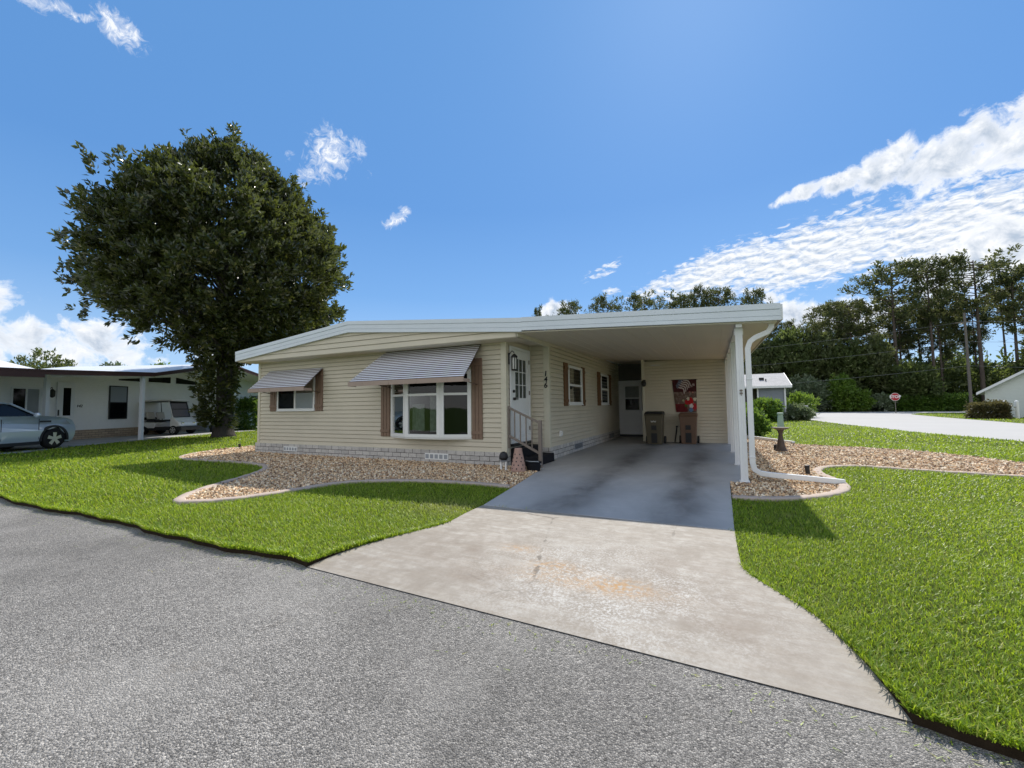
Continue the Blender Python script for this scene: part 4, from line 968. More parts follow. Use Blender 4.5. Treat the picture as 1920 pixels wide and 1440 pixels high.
# printed cloth banner on the shed wall
def banner():
    nx, ny = 66, 92; V = []; C = []
    for j in range(ny+1):
        for i in range(nx+1):
            u, v_ = i/nx, 1-j/ny
            xl = -1.235+.10*(1-v_)**1.2; xr = -.505-.01*(1-v_)
            V.append((xl+(xr-xl)*u, SY-.03-.008*math.sin(u*9)-.01*(1-v_), .99+(2.035-.99)*v_))
            nz = noise.noise(Vector((u*9, v_*11, 3))); n2 = noise.noise(Vector((u*24, v_*30, 7)))
            c = np.array((.060,.014,.016))*(1+.5*nz)
            if v_ < .62: c = np.array((.12,.075,.06))+max(0,nz)*np.array((.20,.17,.14))+max(0,n2)*np.array((.12,.12,.11))
            if v_ < .26 and u < .55: c = np.array((.13,.015,.018))*(1+.6*nz)
            fx, fy = (u-.12)*.72+(v_-.95)*-.55, (u-.12)*.60+(v_-.95)*.95     # waving striped flag
            q = (u-.16+.10*math.sin(v_*5), v_-.96)
            a_ = q[0]*.80-q[1]*.60; b_ = q[0]*.55+q[1]*.83                    # along, across
            if 0 < a_ < .50 and -.16 < b_+.04*math.sin(a_*14) < .20:
                s_ = int((b_+.04*math.sin(a_*14)+.16)/.036)
                c = np.array((.50,.46,.43)) if s_ % 2 else np.array((.09,.02,.025))
                if a_ < .13: c = np.array((.10,.11,.15))+(.25 if n2 > .3 else 0)
            for (cx, cy, r_, cc) in ((.70,.33,.15,(.46,.015,.02)),(.56,.30,.10,(.40,.015,.02)),(.90,.16,.13,(.36,.02,.03)),(.74,.18,.095,(.66,.62,.62)),(.62,.41,.07,(.60,.55,.45)),(.92,.39,.075,(.62,.56,.44)),
                                     (.72,.07,.09,(.12,.22,.40)),(.50,.20,.06,(.04,.13,.03)),(.40,.36,.05,(.30,.30,.18)),(.84,.60,.035,(.50,.20,.17)),(.70,.62,.03,(.40,.14,.12)),(.80,.80,.05,(.24,.17,.17)),(.88,.84,.05,(.28,.22,.22)),(.72,.77,.03,(.22,.16,.16))):
                if math.hypot((u-cx), (v_-cy)*1.35) < r_*(1+.35*n2): c = np.array(cc)*(1+.25*n2)
            C.append(np.clip(c, 0, 1))
    Fq = [(j*(nx+1)+i, j*(nx+1)+i+1, (j+1)*(nx+1)+i+1, (j+1)*(nx+1)+i) for j in range(ny) for i in range(nx)]
    o = np_mesh('banner', V, Fq, 'banner_cloth', np.array(C)); tag(o, 'dark red holiday banner with striped flag and flowers on the shed wall', 'banner')
    m = MB(); m.tube([(-1.27,SY-.03,2.04),(-.47,SY-.03,2.04)], .010, 8); m.build('rod', 'black_metal', o)
banner()

def path_light(x, y, h, label, lean=0):
    mb = MB(); mb.T = Matrix.Translation((x,y,0))@Matrix.Rotation(lean,4,'Y')
    mb.lathe([(.012,-.02),(.014,h*.25),(.034,h*.26),(.036,h-.01),(.038,h),(.03,h+.012)], (0,0,0), 16)
    tag(mb.build('path_light', 'black_plastic'), label, 'garden light', 'black stake lights in the gravel')
path_light(1.385, 8.66, .165, 'black stake light in gravel near the end of the downspout pipe', R(-4))
path_light(1.36, 12.7, .17, 'black stake light beside the birdbath foot')
path_light(-13.75, 8.45, .15, 'black stake light in the sunlit gravel behind the left house corner')

bb = thing('birdbath', 'brown stone birdbath with wide shallow bowl on the right gravel bed', 'birdbath', (1.47,12.55,0))
mb = MB(); mb.smooth = True; mb.lathe([(.145,.0),(.15,.03),(.125,.07),(.095,.14),(.08,.22),(.07,.30),(.052,.38),(.046,.46),(.062,.53),(.085,.57)], (1.47,12.55,0), 24); mb.build('column', 'bath_stone', bb)
mb = MB(); mb.lathe([(.08,.565),(.14,.585),(.19,.61),(.20,.63),(.18,.628),(.09,.61),(.02,.605)], (1.47,12.55,0), 28); mb.build('bowl', 'bath_bowl', bb)
pd = thing('utility_pedestal', 'pale green utility pedestal standing in the lawn beyond the birdbath', 'utility pedestal', (2.86,24.2,0))
mb = MB(); mb.hexa([(2.72,24.05,0),(2.99,24.05,0),(2.99,24.3,0),(2.72,24.3,0)], [(2.75,24.07,.68),(2.96,24.07,.68),(2.96,24.28,.68),(2.75,24.28,.68)]); mb.build('body', 'pedestal_green', pd, bevel=.02)
mb = MB(); mb.box(2.735,2.975,24.055,24.295,.68,.78); mb.build('cap', 'pedestal_green', pd, bevel=.02)

# ------------------------------------------------------------------ trees and shrubs
def cluster_leaves(P, OUT, nl, L, Wf, spread=.9, jit=.25):
    """nl leaves fanned round each cluster point P, biased along OUT -> V, F, colours"""
    n = len(P); Pc = np.repeat(P, nl, 0); O = np.repeat(OUT, nl, 0)
    D = norm(O+spread*norm(rng.normal(size=(n*nl, 3))))
    Ls = L*rng.uniform(.65, 1.25, n*nl); base = Pc+rng.normal(size=(n*nl, 3))*jit*L
    V, Fq = leaves(base, D, Ls, Ls*Wf*rng.uniform(.8,1.2,n*nl), .12, .08)
    tone = np.repeat(rng.random(n), nl)*.5+rng.random(n*nl)*.5
    c = np.repeat(tone, 4); return V, Fq, np.stack([c, c, c], 1)
def limb_path(a, b, sag=.1, k=6):
    a, b = Vector(a), Vector(b); L = (b-a).length; out = []
    j1 = Vector((random.uniform(-1,1), random.uniform(-1,1), random.uniform(-.5,.5)))*L*.08
    for i in range(k+1):
        t = i/k; out.append(a.lerp(b, t)+j1*math.sin(t*PI)+Vector((0,0,sag*L*math.sin(t*PI))))
    return out

# magnolia beside the neighbour's slab
TX, TY = -20.6, 11.9
mg = thing('magnolia_tree', 'huge dark glossy magnolia tree with leafy trunk between the two houses', 'tree', (TX,TY,0))
mb = MB(); mb.smooth = True
mb.tube([(TX,TY,-.05),(TX+.02,TY,.15),(TX+.03,TY,.6),(TX,TY+.02,1.6),(TX-.02,TY,2.8),(TX+.02,TY,3.9),(TX,TY,5.2),(TX+.05,TY,7.5),(TX,TY,10.5)], [.56,.44,.36,.32,.30,.29,.24,.17,.06], 14, jit=.07)
RZ = [(3.9,.5),(4.4,1.4),(4.9,2.7),(5.5,3.9),(6.2,4.7),(7.0,5.0),(8.0,4.95),(9.0,4.6),(10.0,4.0),(10.9,3.2),(11.8,2.4),(12.5,1.6),(13.1,.9),(13.5,.25)]
zr = np.array([p[0] for p in RZ]); rr_ = .955*np.array([p[1] for p in RZ])
tips = []
for k in range(80):
    z = random.uniform(4.9, 12.6); a = random.uniform(0, 2*PI); r = np.interp(z, zr, rr_)*random.uniform(.7,.98)
    z0_ = min(9.5, 3.2+(z-4.6)*.62+random.uniform(-.2,.2)); tips.append((TX+r*math.cos(a), TY+r*math.sin(a), z))
    mb.tube(limb_path((TX,TY,z0_), tips[-1], .06), list(np.linspace(.085 if z < 8 else .06, .012, 7)), 6)
mb.build('trunk', 'bark', mg, recalc=False)
def magnolia_crown():
    N = 9600; z = rng.uniform(3.6, 13.8, N*3); r_env = np.interp(z, zr, rr_); z = z[rng.random(N*3) < (r_env/5.8)]; N = len(z)
    a = rng.uniform(0, 2*PI, N); env = np.interp(z, zr, rr_)
    lump = np.array([noise.noise(Vector((math.cos(t)*2.1, math.sin(t)*2.1, zz*.75)))*.26+noise.noise(Vector((math.cos(t)*4.5, math.sin(t)*4.5, zz*1.4)))*.28 for t, zz in zip(a, z)])
    f = np.where(rng.random(N) < .72, rng.uniform(.84, 1.0, N), rng.uniform(.35, .85, N))
    rad = env*(1+lump)*f
    P = np.stack([TX+rad*np.cos(a), TY+rad*np.sin(a), z+.25*rng.normal(size=N)], 1)
    gap = np.array([noise.noise(Vector(p*.75)) for p in P]); P = P[gap > -.24]
    inner = P[1500:4200]; cen = P[:1500]                                  # leafy twig ends gathered in clumps
    cr = norm(cen-np.array([TX, TY, 6.2])); k = 7
    off = rng.normal(size=(len(cen)*k, 3))*.17+np.repeat(cr, k, 0)*rng.uniform(-.1,.42,(len(cen)*k,1))+np.array([0,0,.05])
    P = np.concatenate([np.repeat(cen, k, 0)+off, inner])
    OUT = np.concatenate([norm(np.repeat(cr, k, 0)*.7+norm(off)*.7+np.array([0,0,.45])), norm(inner-np.array([TX, TY, 6.5]))*.8+np.array([0,0,.55])])
    n2 = 330                                                               # shoots up the trunk
    zz = rng.uniform(.55, 4.0, n2); aa = rng.uniform(0, 2*PI, n2); ra = .30+rng.uniform(.05,.60,n2)*np.where(zz < 1.2, .5, 1)*np.where(rng.random(n2) < .7, 1, 1.35)
    bias = np.stack([-.18*np.ones(n2)*(zz > .7), -.20*np.ones(n2), zz], 1)
    ra = np.where(np.cos(aa) > .1, np.minimum(ra, .62), ra)
    T = np.stack([TX+ra*np.cos(aa), TY+ra*np.sin(aa), np.zeros(n2)], 1)+bias
    P = np.concatenate([P, T]); OUT = np.concatenate([OUT, np.stack([np.cos(aa), np.sin(aa), .3*np.ones(n2)], 1)])
    V, Fq, C = cluster_leaves(P, OUT, 10, .235, .42, .95, .28)
    np_mesh('crown', V-np.array([TX,TY,0]), Fq, 'magnolia_leaf', C, mg)
magnolia_crown()

# pines of the far woods
def pine_proto(seed, H, flat, lo, wid):
    r0 = random.Random(seed); g = np.random.default_rng(seed)
    tr = MB(); tr.smooth = True; lx, ly = r0.uniform(-.6,.6), r0.uniform(-.6,.6)
    P = [Vector((lx*(t**1.6), ly*(t**1.6), H*t)) for t in np.linspace(0, .97, 9)]
    tr.tube(P, list(np.linspace(.27*H/21, .05, 9)), 8)
    pts, outs = [], []
    nb = 34
    for k in range(nb):
        t = lo+(1-lo)*(k/nb)**.8; c = P[0].lerp(P[-1], min(1,t)); c = Vector((lx*t**1.6, ly*t**1.6, H*t*.97))
        prof = (math.sin(min(1,(t-lo)/(1-lo)+.12)*PI*.80))**.7*(1.15 if flat else .9)
        L = wid*max(.22, prof)*r0.uniform(.55,1.1); a = r0.uniform(0, 2*PI)
        tip = c+Vector((math.cos(a)*L, math.sin(a)*L, L*r0.uniform(.12,.55)))
        tr.tube(limb_path(c, tip, -.05, 4), list(np.linspace(.06, .015, 5)), 4)
        for q in range(6):
            u = r0.uniform(.5, 1.05); b = c.lerp(tip, u); s_ = L*.30
            pts.append((b.x+r0.gauss(0,s_*.55), b.y+r0.gauss(0,s_*.55), b.z+r0.gauss(0,s_*.22)+.15)); outs.append((math.cos(a)*.4, math.sin(a)*.4, .8))
    for k in range(8): t = r0.uniform(lo*.45, lo); c = Vector((lx*t**1.6, ly*t**1.6, H*t*.97)); a = r0.uniform(0,2*PI); L = r0.uniform(.5,1.6); tr.tube([c, c+Vector((math.cos(a)*L, math.sin(a)*L, L*.25))], [.035,.01], 4)
    V, Fq, C = cluster_leaves(np.array(pts), np.array(outs), 15, .52, .36, 1.2, .42)
    return tr, (V, Fq, C)
PROTO = [pine_proto(11, 20.5, True, .62, 3.9), pine_proto(12, 20.5, False, .55, 3.2), pine_proto(13, 20., True, .70, 3.5), pine_proto(14, 20., False, .45, 3.0)]
PM = []
for tr, (V, Fq, C) in PROTO:
    t = tr.build('trunk', 'pine_bark', recalc=False); c = np_mesh('crown', V, Fq, 'pine_needle', C); PM.append((t.data, c.data)); bpy.data.objects.remove(t); bpy.data.objects.remove(c)
def pine(x, y, H, k, rz, label, wide=1.0):
    t = thing('pine_tree', label, 'tree', (x,y,-.05), rz, 'tall pines in the far woods')
    for nm, d in zip(('trunk','crown'), PM[k]):
        o = bpy.data.objects.new(nm, d); COL.objects.link(o); o.parent = t
    t.scale = (H/20.5*wide, H/20.5*wide, H/20.5); return t
PINES = [(31.4,75.5,20.4,0,.3,'tall pine with wide flat crown, the highest directly left of the white house',1.1),
 (26.6,75.,20.6,1,1.2,'tall slim pine with narrow top between two broader crowns',.85),
 (22.6,74.5,19.9,0,2.0,'broad umbrella crowned pine standing just left of the tall slim one',1.15),
 (18.3,76.,16.3,2,.8,'open airy pine with see through crown left of the umbrella pine',1.1),
 (34.9,76.,18.4,1,2.9,'leaning pine with thin crown behind the white house roof',1.),
 (29.,79.,16.5,3,.5,'dark pine filling the gap behind the slim pine',1.),
 (24.6,79.5,15.5,3,1.9,'shorter shaggy pine behind the stop sign',1.05),
 (37.8,78.,16.5,3,2.2,'bushy pine at the right end of the woods',1.1),
 (41.5,77.,16.0,1,.2,'pine above the white house roof ridge',1.),
 (21.,80.,13.0,1,2.6,'low pine half hidden under the umbrella crown',1.1),
 (33.2,81.,14.5,1,.9,'thin pine between the two tallest trunks near the pole',1.),
 (27.9,76.5,14.0,2,1.4,'crooked pine with low sparse crown near the utility pole',.9),
 (11.2,76.,13.6,0,1.0,'round topped pine above the grey house roof end',.9),
 (14.2,76.5,13.3,0,2.4,'second round topped pine, close right of the first',.9),
 (8.3,78.,15.6,1,.4,'thin dark trunked pine seen beside the carport gutter',.8),
 (6.4,78.,19.4,0,2.,'pine crown rising over the right end of the carport roof',0.67),
 (1.5,77.,20.7,2,.7,'tall pine crown over the carport roof, second from its right end',0.74),
 (-1.8,76.,21.0,1,1.6,'narrow pointed pine top over the middle right of the carport roof',0.41),
 (-4.6,77.,19.9,2,2.7,'sparse pine crown over the middle of the carport roof',0.89),
 (-10.6,77.,21.,0,.1,'wide dark pine crown over the centre of the carport roof',0.85),
 (-17.2,77.,21.2,0,1.1,'dense rounded pine crown over the left half of the carport roof',0.74),
 (-24.2,77.,20.8,0,2.2,'rounded pine crown against white cloud near the roof joint',0.74),
 (-27.6,77.,18.8,2,1.3,'low ragged pine top beside the rounded crown near the roof joint',0.59),
 (-30.6,76.,20.7,1,.6,'small pointed pine top just right of the roof joint',0.41)]
for p in PINES: pine(*p)
prng = random.Random(5)
for k in range(15):
    x = 7+k*2.5+prng.uniform(-.7,.7); y = prng.uniform(81,97); pine(x, y, prng.uniform(11,17.5)*(y/80)*(1. if x > 17 else .78), k % 4, prng.uniform(0,6), 'slim pine deep in the far woods behind the front row', prng.uniform(.8,1.15))

# broad leaved trees and undergrowth of the same woods
def bushy(name, label, cat, x, y, h, rx, z0=0., m='oak_leaf', n=420, nl=14, L=.45, W=.45, trunk=.16, group=None, gap=-.25, flat=1.0, seed=1, ry=None):
    t = thing(name, label, cat, (x,y,0), 0, group); ry = ry or rx
    d = norm(rng.normal(size=(n*2,3))); f = np.where(rng.random(n*2) < .7, rng.uniform(.8,1.03,n*2), rng.uniform(.3,.8,n*2))
    lump = np.array([noise.noise(Vector((v[0]*1.6+seed, v[1]*1.6, v[2]*1.6)))*.35+noise.noise(Vector((v[0]*4+seed, v[1]*4, v[2]*4)))*.18 for v in d])
    zc = z0+(h-z0)/2; s_ = np.array([rx, ry, (h-z0)/2])
    P = d*s_*(f*(1+lump))[:,None]; P[:,2] += zc
    g = np.array([noise.noise(Vector(p*(2.2/max(rx,.5)))+Vector((seed,0,0))) for p in P]); P = P[(g > gap) & (P[:,2] > max(.02, z0*.8))][:n]
    V, Fq, C = cluster_leaves(P, norm(P-np.array([0,0,zc*.8]))*.8+np.array([0,0,.45]), nl, L, W, 1.0, .45)
    np_mesh('crown' if trunk > .1 else 'foliage', V, Fq, m, C, t)
    mb = MB(); mb.smooth = True
    if trunk > .1:
        mb.tube([(0,0,-.05),(random.uniform(-.2,.2),random.uniform(-.2,.2),h*.3),(random.uniform(-.3,.3),0,h*.75)], [trunk,trunk*.75,.04], 7)
        for k in range(7): a = k*.9+seed; zz = h*random.uniform(.25,.5); mb.tube(limb_path((0,0,zz), (rx*.75*math.cos(a), ry*.75*math.sin(a), zz+h*.25), .05, 4), [trunk*.4,trunk*.3,trunk*.25,trunk*.15,.02], 5)
        mb.build('trunk', 'bark', t, local=True, recalc=False)
    else:
        for k in range(5): a = k*1.3+seed; mb.tube([(0,0,0),(rx*.3*math.cos(a),ry*.3*math.sin(a),h*.35),(rx*.6*math.cos(a),ry*.6*math.sin(a),h*.7)], [.025,.018,.006], 5)
        mb.build('stem', 'bark', t, local=True, recalc=False)
    return t
for i, (x, y, h, r, lab) in enumerate(((6.6,74.5,10.6,3.0,'grey green tree behind the grey house roof'),(10.2,73.8,11.6,3.0,'tall dense tree rising behind the gable end of the grey house'),
    (13.7,74.5,11.4,3.0,'dense dark tree above the pale palm like shrub'),(16.8,74.,9.6,2.8,'mid height tree behind the bright green bush'),(20.2,74.5,9.8,2.6,'leafy tree just left of the stop sign'),
    (38.8,75.,11.2,3.6,'dark leafy tree behind the ridge of the white house'),(43.5,74.,12.,4.,'dark leafy tree at the right edge of the view'),(23.4,72.2,5.6,2.3,'low drooping dark tree right behind the stop sign'))):
    bushy('broadleaf_tree', lab, 'tree', x, y, h, r, .8, 'oak_leaf' if i % 2 == 0 else 'woods_leaf', 620, 14, .55, .45, .2, 'leafy trees in front of the far woods', seed=i*3.1)
def undergrowth():
    X = rng.uniform(-60, 75, 26000); Y = rng.uniform(76.5, 96., 26000)
    hmax = np.array([4.2+3.2*noise.noise(Vector((x*.13, y*.11, 1)))+2.6*noise.noise(Vector((x*.4, y*.4, 5))) for x, y in zip(X, Y)])+np.where(X < 21, 3.2, 1.9)
    Z = rng.uniform(0, 1, len(X))**.8*np.maximum(1.2, hmax)
    P = np.stack([X, Y, Z], 1); g = np.array([noise.noise(Vector(p*.45)) for p in P]); P = P[g > -.22]
    V, Fq, C = cluster_leaves(P, np.tile(np.array([0,-.25,.7]), (len(P),1)), 9, .62, .5, 1.1, .7)
    tag(np_mesh('woods', V, Fq, 'woods_leaf', C), 'dark tangled undergrowth under the far pines', 'woods', kind='stuff')
undergrowth()
mb = MB()
for k in range(46):
    x = random.uniform(-30, 60); y = random.uniform(80, 96); h = random.uniform(5.5, 9); mb.tube([(x,y,0),(x+random.uniform(-.8,.8),y,h)], [random.uniform(.10,.2), .05], 5)
tag(mb.build('woods_trunks', 'pine_bark', recalc=False), 'many thin dark trunks deep inside the far woods', 'woods', kind='stuff')
bushy('pale_shrub', 'large pale shrub with silvery drooping leaves right of the grey house', 'shrub', 11.4, 69.8, 4.4, 2.4, 0, 'pale_leaf', 420, 14, .55, .3, .05, seed=4)
bushy('bright_bush', 'tall bright green bush left of the stop sign', 'bush', 15.2, 69.6, 4.5, 1.7, 0, 'bright_leaf', 420, 14, .36, .5, .05, seed=8)
bushy('bright_bush', 'lower bright green bush leaning right of the tall one', 'bush', 17.0, 69.8, 2.9, 1.4, 0, 'bright_leaf', 260, 14, .36, .5, .05, seed=9)
bushy('weedy_bush', 'low grey green bush between the bright bush and stop sign', 'bush', 19.3, 70.6, 2.0, 1.6, 0, 'pale_leaf', 220, 14, .36, .5, .05, seed=14)
bushy('yellow_shrub', 'small yellow green shrub behind the air conditioner', 'shrub', 6.6, 43., 1.9, 1.0, 0, 'bright_leaf', 200, 12, .3, .4, .05, seed=19)
# clipped hedge along the cross street
def hedge(name, label, x0, x1, y, h, d, m, seed=0, n=900, L=.24, parent_loc=None, rz=0):
    t = thing(name, label, 'hedge', ((x0+x1)/2, y, 0), rz); Lx = (x1-x0)/2
    P = []
    while len(P) < n:
        p = np.array([rng.uniform(-1,1), rng.uniform(-1,1), rng.uniform(0,1)])
        if max(abs(p[0])*1.0, abs(p[1]), p[2]) > .72 or rng.random() < .15:
            q = np.array([p[0]*Lx, p[1]*d/2, p[2]*h]); q[2] *= 1+.14*noise.noise(Vector((q[0]*.9+seed, q[1], 0))); P.append(q)
    P = np.array(P); O = norm(np.stack([P[:,0]/Lx*.4, P[:,1]/(d/2), (P[:,2]/h-.35)*1.6], 1))
    V, Fq, C = cluster_leaves(P, O, 10, L, .5, .9, .45); np_mesh('foliage', V, Fq, m, C, t)
    mb = MB(); mb.tube([(-Lx*.5,0,0),(-Lx*.5,0,h*.6)], .04, 5); mb.build('stem', 'bark', t, local=True); return t
hedge('hedge', 'long clipped dark green hedge under the pines beyond the cross street', 20.6, 28.2, 71.0, 1.85, 1.3, 'shrub_leaf', 2, 1500, .30)
hedge('hedge', 'rounded brownish hedge in front of the white house', 16.1, 17.8, 40.4, 1.0, 1.1, 'brown_leaf', 5, 600, .16)
# shrubs at the far right corner of the carport and by the grey house
bushy('leafy_shrub', 'round leafy green shrub at the back corner of the carport', 'shrub', 1.08, 17.6, .92, .56, 0, 'shrub_leaf', 260, 12, .13, .6, .05, seed=21)
bushy('leafy_shrub', 'broad leafy green shrub against the grey house wall', 'shrub', 2.95, 33.4, 1.35, 1.05, 0, 'shrub_leaf', 330, 12, .2, .6, .05, seed=22)
bushy('leafy_shrub', 'low light green shrub at the foot of the grey house downspout', 'shrub', 5.35, 36.0, .95, .8, 0, 'pale_leaf', 240, 12, .18, .6, .05, seed=23)

# far trees above the left neighbour's roof
for (x, y, h, r, lab, m) in ((-86,25.,9.6,4.2,'dark round tree top above the far left roof edge','oak_leaf'),(-82,32.,7.9,2.8,'feathery low tree top between the far left trees','pale_leaf'),(-74,33.5,7.6,1.7,'small palm like tree top above the brown roof edge','bright_leaf')):
    bushy('far_tree', lab, 'tree', x, y, h, r, 1., m, 420, 12, .55, .4, .2, 'trees beyond the left neighbour', seed=x)

# ------------------------------------------------------------------ left neighbour: house, carport, car, golf cart
NO = (-22.2, 9.45, 0); NRZ = math.atan2(.917, -.40)
nh = thing('neighbour_house', 'white house with dark brown roof edge and open carport on the left', 'house', NO, NRZ)
def npart(mb, nm, m, par=None, **k): return mb.build(nm, m, par or nh, local=True, **k)
WV = 3.5
mb = MB(); mb.prism([(-12,-.8),(-4.6,-.8),(-2.6,-.16),(7.4,-.16),(7.4,WV+.1),(-12,WV+.1)], -.05, .03); npart(mb, 'carport_floor', 'slab_concrete'); 
mb = MB()
siding(mb, (-12.,WV), (7.45,WV), .44, 2.75, (0,-1), out=.010)
def ngl(z): return ((5.2-(3.75-z)/.19+12)/19.45, min(1,(5.2+(3.75-z)/.16+12)/19.45))
siding(mb, (-12.,WV), (7.45,WV), 2.75, 3.7, (0,-1), lim=ngl, out=.010)
siding(mb, (7.45,WV), (7.45,1.2), .1, 2.95, (-1,0), out=.010)
npart(mb, 'wall', 'white_siding', recalc=False)
mb = MB(); siding(mb, (7.45,1.2), (11.3,1.2), .1, 3.0, (0,-1), out=.012); siding(mb, (7.45,1.2), (11.3,1.2), 3.0, 3.62, (0,-1), lim=lambda z: (0, min(1,(5.2+(3.75-z)/.16-7.45)/3.85)), out=.012); npart(mb, 'front_wall', 'pale_siding', recalc=False)
mb = MB(); mb.box(-12., 7.44, WV-.05, WV-.02, .03, .44); npart(mb, 'brick_base', 'brick_tan')
def nwin(u0, u1, z0, z1, nm='window', split=True, y=WV):
    w = thing(nm, None, None); w.parent = nh
    mb = MB(); t = .05; a = y-.022
    mb.box(u0,u1,a-.03,a,z0,z0+t); mb.box(u0,u1,a-.03,a,z1-t,z1); mb.box(u0,u0+t,a-.03,a,z0+t,z1-t); mb.box(u1-t,u1,a-.03,a,z0+t,z1-t)
    if split: mb.box(u0+t,u1-t,a-.03,a,(z0+z1)/2-.02,(z0+z1)/2+.02)
    npart(mb, 'frame', 'black_metal', w)
    mb = MB(); mb.poly([(u0+t,a-.008,z0+t),(u1-t,a-.008,z0+t),(u1-t,a-.008,z1-t),(u0+t,a-.008,z1-t)]); npart(mb, 'pane', 'tinted_glass', w)
    if split: mb = MB(); mb.box(u0+t,u1-t,a-.014,a-.009,(z0+z1)/2+.02,z1-t); npart(mb, 'blind', 'grey_siding', w)
nwin(1.95, 2.88, .88, 2.50)
nwin(9.0, 10.1, 1.25, 2.15, y=1.2)
# clerestory lights with sloping tops
for (u0,u1,za,zb,zc) in ((2.40,3.70,2.78,2.84,2.98),(4.04,5.40,2.80,3.00,3.13),(5.78,7.25,2.80,3.14,2.98)):
    mb = MB(); mb.extr([(u0,WV-.02,za),(u1,WV-.02,za),(u1,WV-.02,zc),(u0,WV-.02,zb)], (0,-.02,0)); npart(mb, 'clerestory_window', 'tinted_glass')
# sliding door and front door
w = thing('sliding_door', None, None); w.parent = nh
mb = MB(); a = WV-.02; mb.box(-1.90,-.90,a-.03,a,2.20,2.27); mb.box(-1.90,-1.84,a-.03,a,.45,2.2); mb.box(-.96,-.90,a-.03,a,.45,2.2); mb.box(-1.43,-1.37,a-.035,a,.45,2.2); npart(mb, 'frame', 'white_paint', w)
mb = MB(); mb.box(-1.84,-1.43,a-.012,a-.002,.45,2.2); npart(mb, 'pane', 'tinted_glass', w)
mb = MB()
for k in range(10): x_ = -1.37+k*.041; mb.box(x_,x_+.034,a-.018,a-.004,.45,2.2)
npart(mb, 'blind', 'grey_plastic', w)
w = thing('front_door', None, None); w.parent = nh
mb = MB(); mb.box(-.30,.40,a-.03,a,.45,2.55); npart(mb, 'leaf', 'white_paint', w)
mb = MB(); mb.box(-.06,.24,a-.036,a-.031,1.1,2.3); npart(mb, 'pane', 'tinted_glass', w)
mb = MB(); mb.box(-.26,-.22,a-.06,a-.03,1.1,1.35); npart(mb, 'handle', 'black_metal', w)
mb = MB(); mb.tube([(-.62,a-.02,2.2),(-.62,a-.16,2.3),(-.62,a-.18,2.2)], .014, 6); mb.lathe([(.03,0),(.09,.06),(.10,.28),(.03,.36)], (-.62,a-.18,1.86), 6); npart(mb, 'wall_lantern', 'black_metal')
cu = bpy.data.curves.new('plate', 'FONT'); cu.body = '142'; cu.size = .17; cu.extrude = .005; cu.shear = .2
tx = bpy.data.objects.new('plate', cu); COL.objects.link(tx); dg = bpy.context.evaluated_depsgraph_get()
me = bpy.data.meshes.new_from_object(tx.evaluated_get(dg)); bpy.data.objects.remove(tx); me.materials.clear(); me.materials.append(MATS['black_metal'])
no = bpy.data.objects.new('house_number', me); COL.objects.link(no); no.parent = nh; no.location = (.50, WV-.03, 1.46); no.rotation_euler = (PI/2,0,0)
# roofs: flat carport roof, gable over it, long roof behind
mb = MB()
mb.hexa([(-13.,-.28,2.26),(.25,-.28,2.78),(.25,WV+.3,2.80),(-13.,WV+.3,2.30)], [(-13.,-.28,2.34),(.25,-.28,2.86),(.25,WV+.3,2.88),(-13.,WV+.3,2.38)])
mb.hexa([(.25,-.28,2.80),(4.9,-.28,3.68),(4.9,9.,3.68),(.25,9.,2.80)], [(.25,-.28,2.90),(4.9,-.28,3.78),(4.9,9.,3.78),(.25,9.,2.90)])
mb.hexa([(4.9,-.28,3.68),(11.7,-.28,2.60),(11.7,9.,2.60),(4.9,9.,3.68)], [(4.9,-.28,3.78),(11.7,-.28,2.70),(11.7,9.,2.70),(4.9,9.,3.78)])
npart(mb, 'roof', 'white_roof')
mb = MB()
mb.hexa([(-13.,WV+.4,2.6),(.4,WV+.4,2.75),(.4,8.,3.75),(-13.,8.,3.55)], [(-13.,WV+.4,2.68),(.4,WV+.4,2.85),(.4,8.,3.85),(-13.,8.,3.65)]); npart(mb, 'rear_roof', 'white_roof')
mb = MB(); y0_, y1_ = -.33, -.285
for (xa,za,xb,zb,h) in ((-13.,2.36,-3.95,2.69,.27),(-3.95,2.69,.25,2.92,.17),(.25,2.92,4.9,3.80,.16),(4.9,3.80,11.75,2.72,.16)):
    mb.hexa([(xa,y0_,za-h),(xb,y0_,zb-h),(xb,y1_,zb-h),(xa,y1_,za-h)], [(xa,y0_,za),(xb,y0_,zb),(xb,y1_,zb),(xa,y1_,za)])
    mb.hexa([(xa,y0_-.02,za-.05),(xb,y0_-.02,zb-.05),(xb,y0_-.001,zb-.05),(xa,y0_-.001,za-.05)], [(xa,y0_-.02,za+.01),(xb,y0_-.02,zb+.01),(xb,y0_-.001,zb+.01),(xa,y0_-.001,za+.01)])
npart(mb, 'fascia', 'dark_fascia')
for u, q in ((-2.35,1.5), (-.05,-.05)):
    mb = MB(); mb.box(u-.065,u+.065,q-.07,q+.06,.03,2.69 if u < -1 else 2.74); npart(mb, 'carport_post', 'white_paint', bevel=.006)
mb = MB(); mb.box(7.0,7.42,2.6,3.4,.03,.35); npart(mb, 'step', 'grey_plastic')
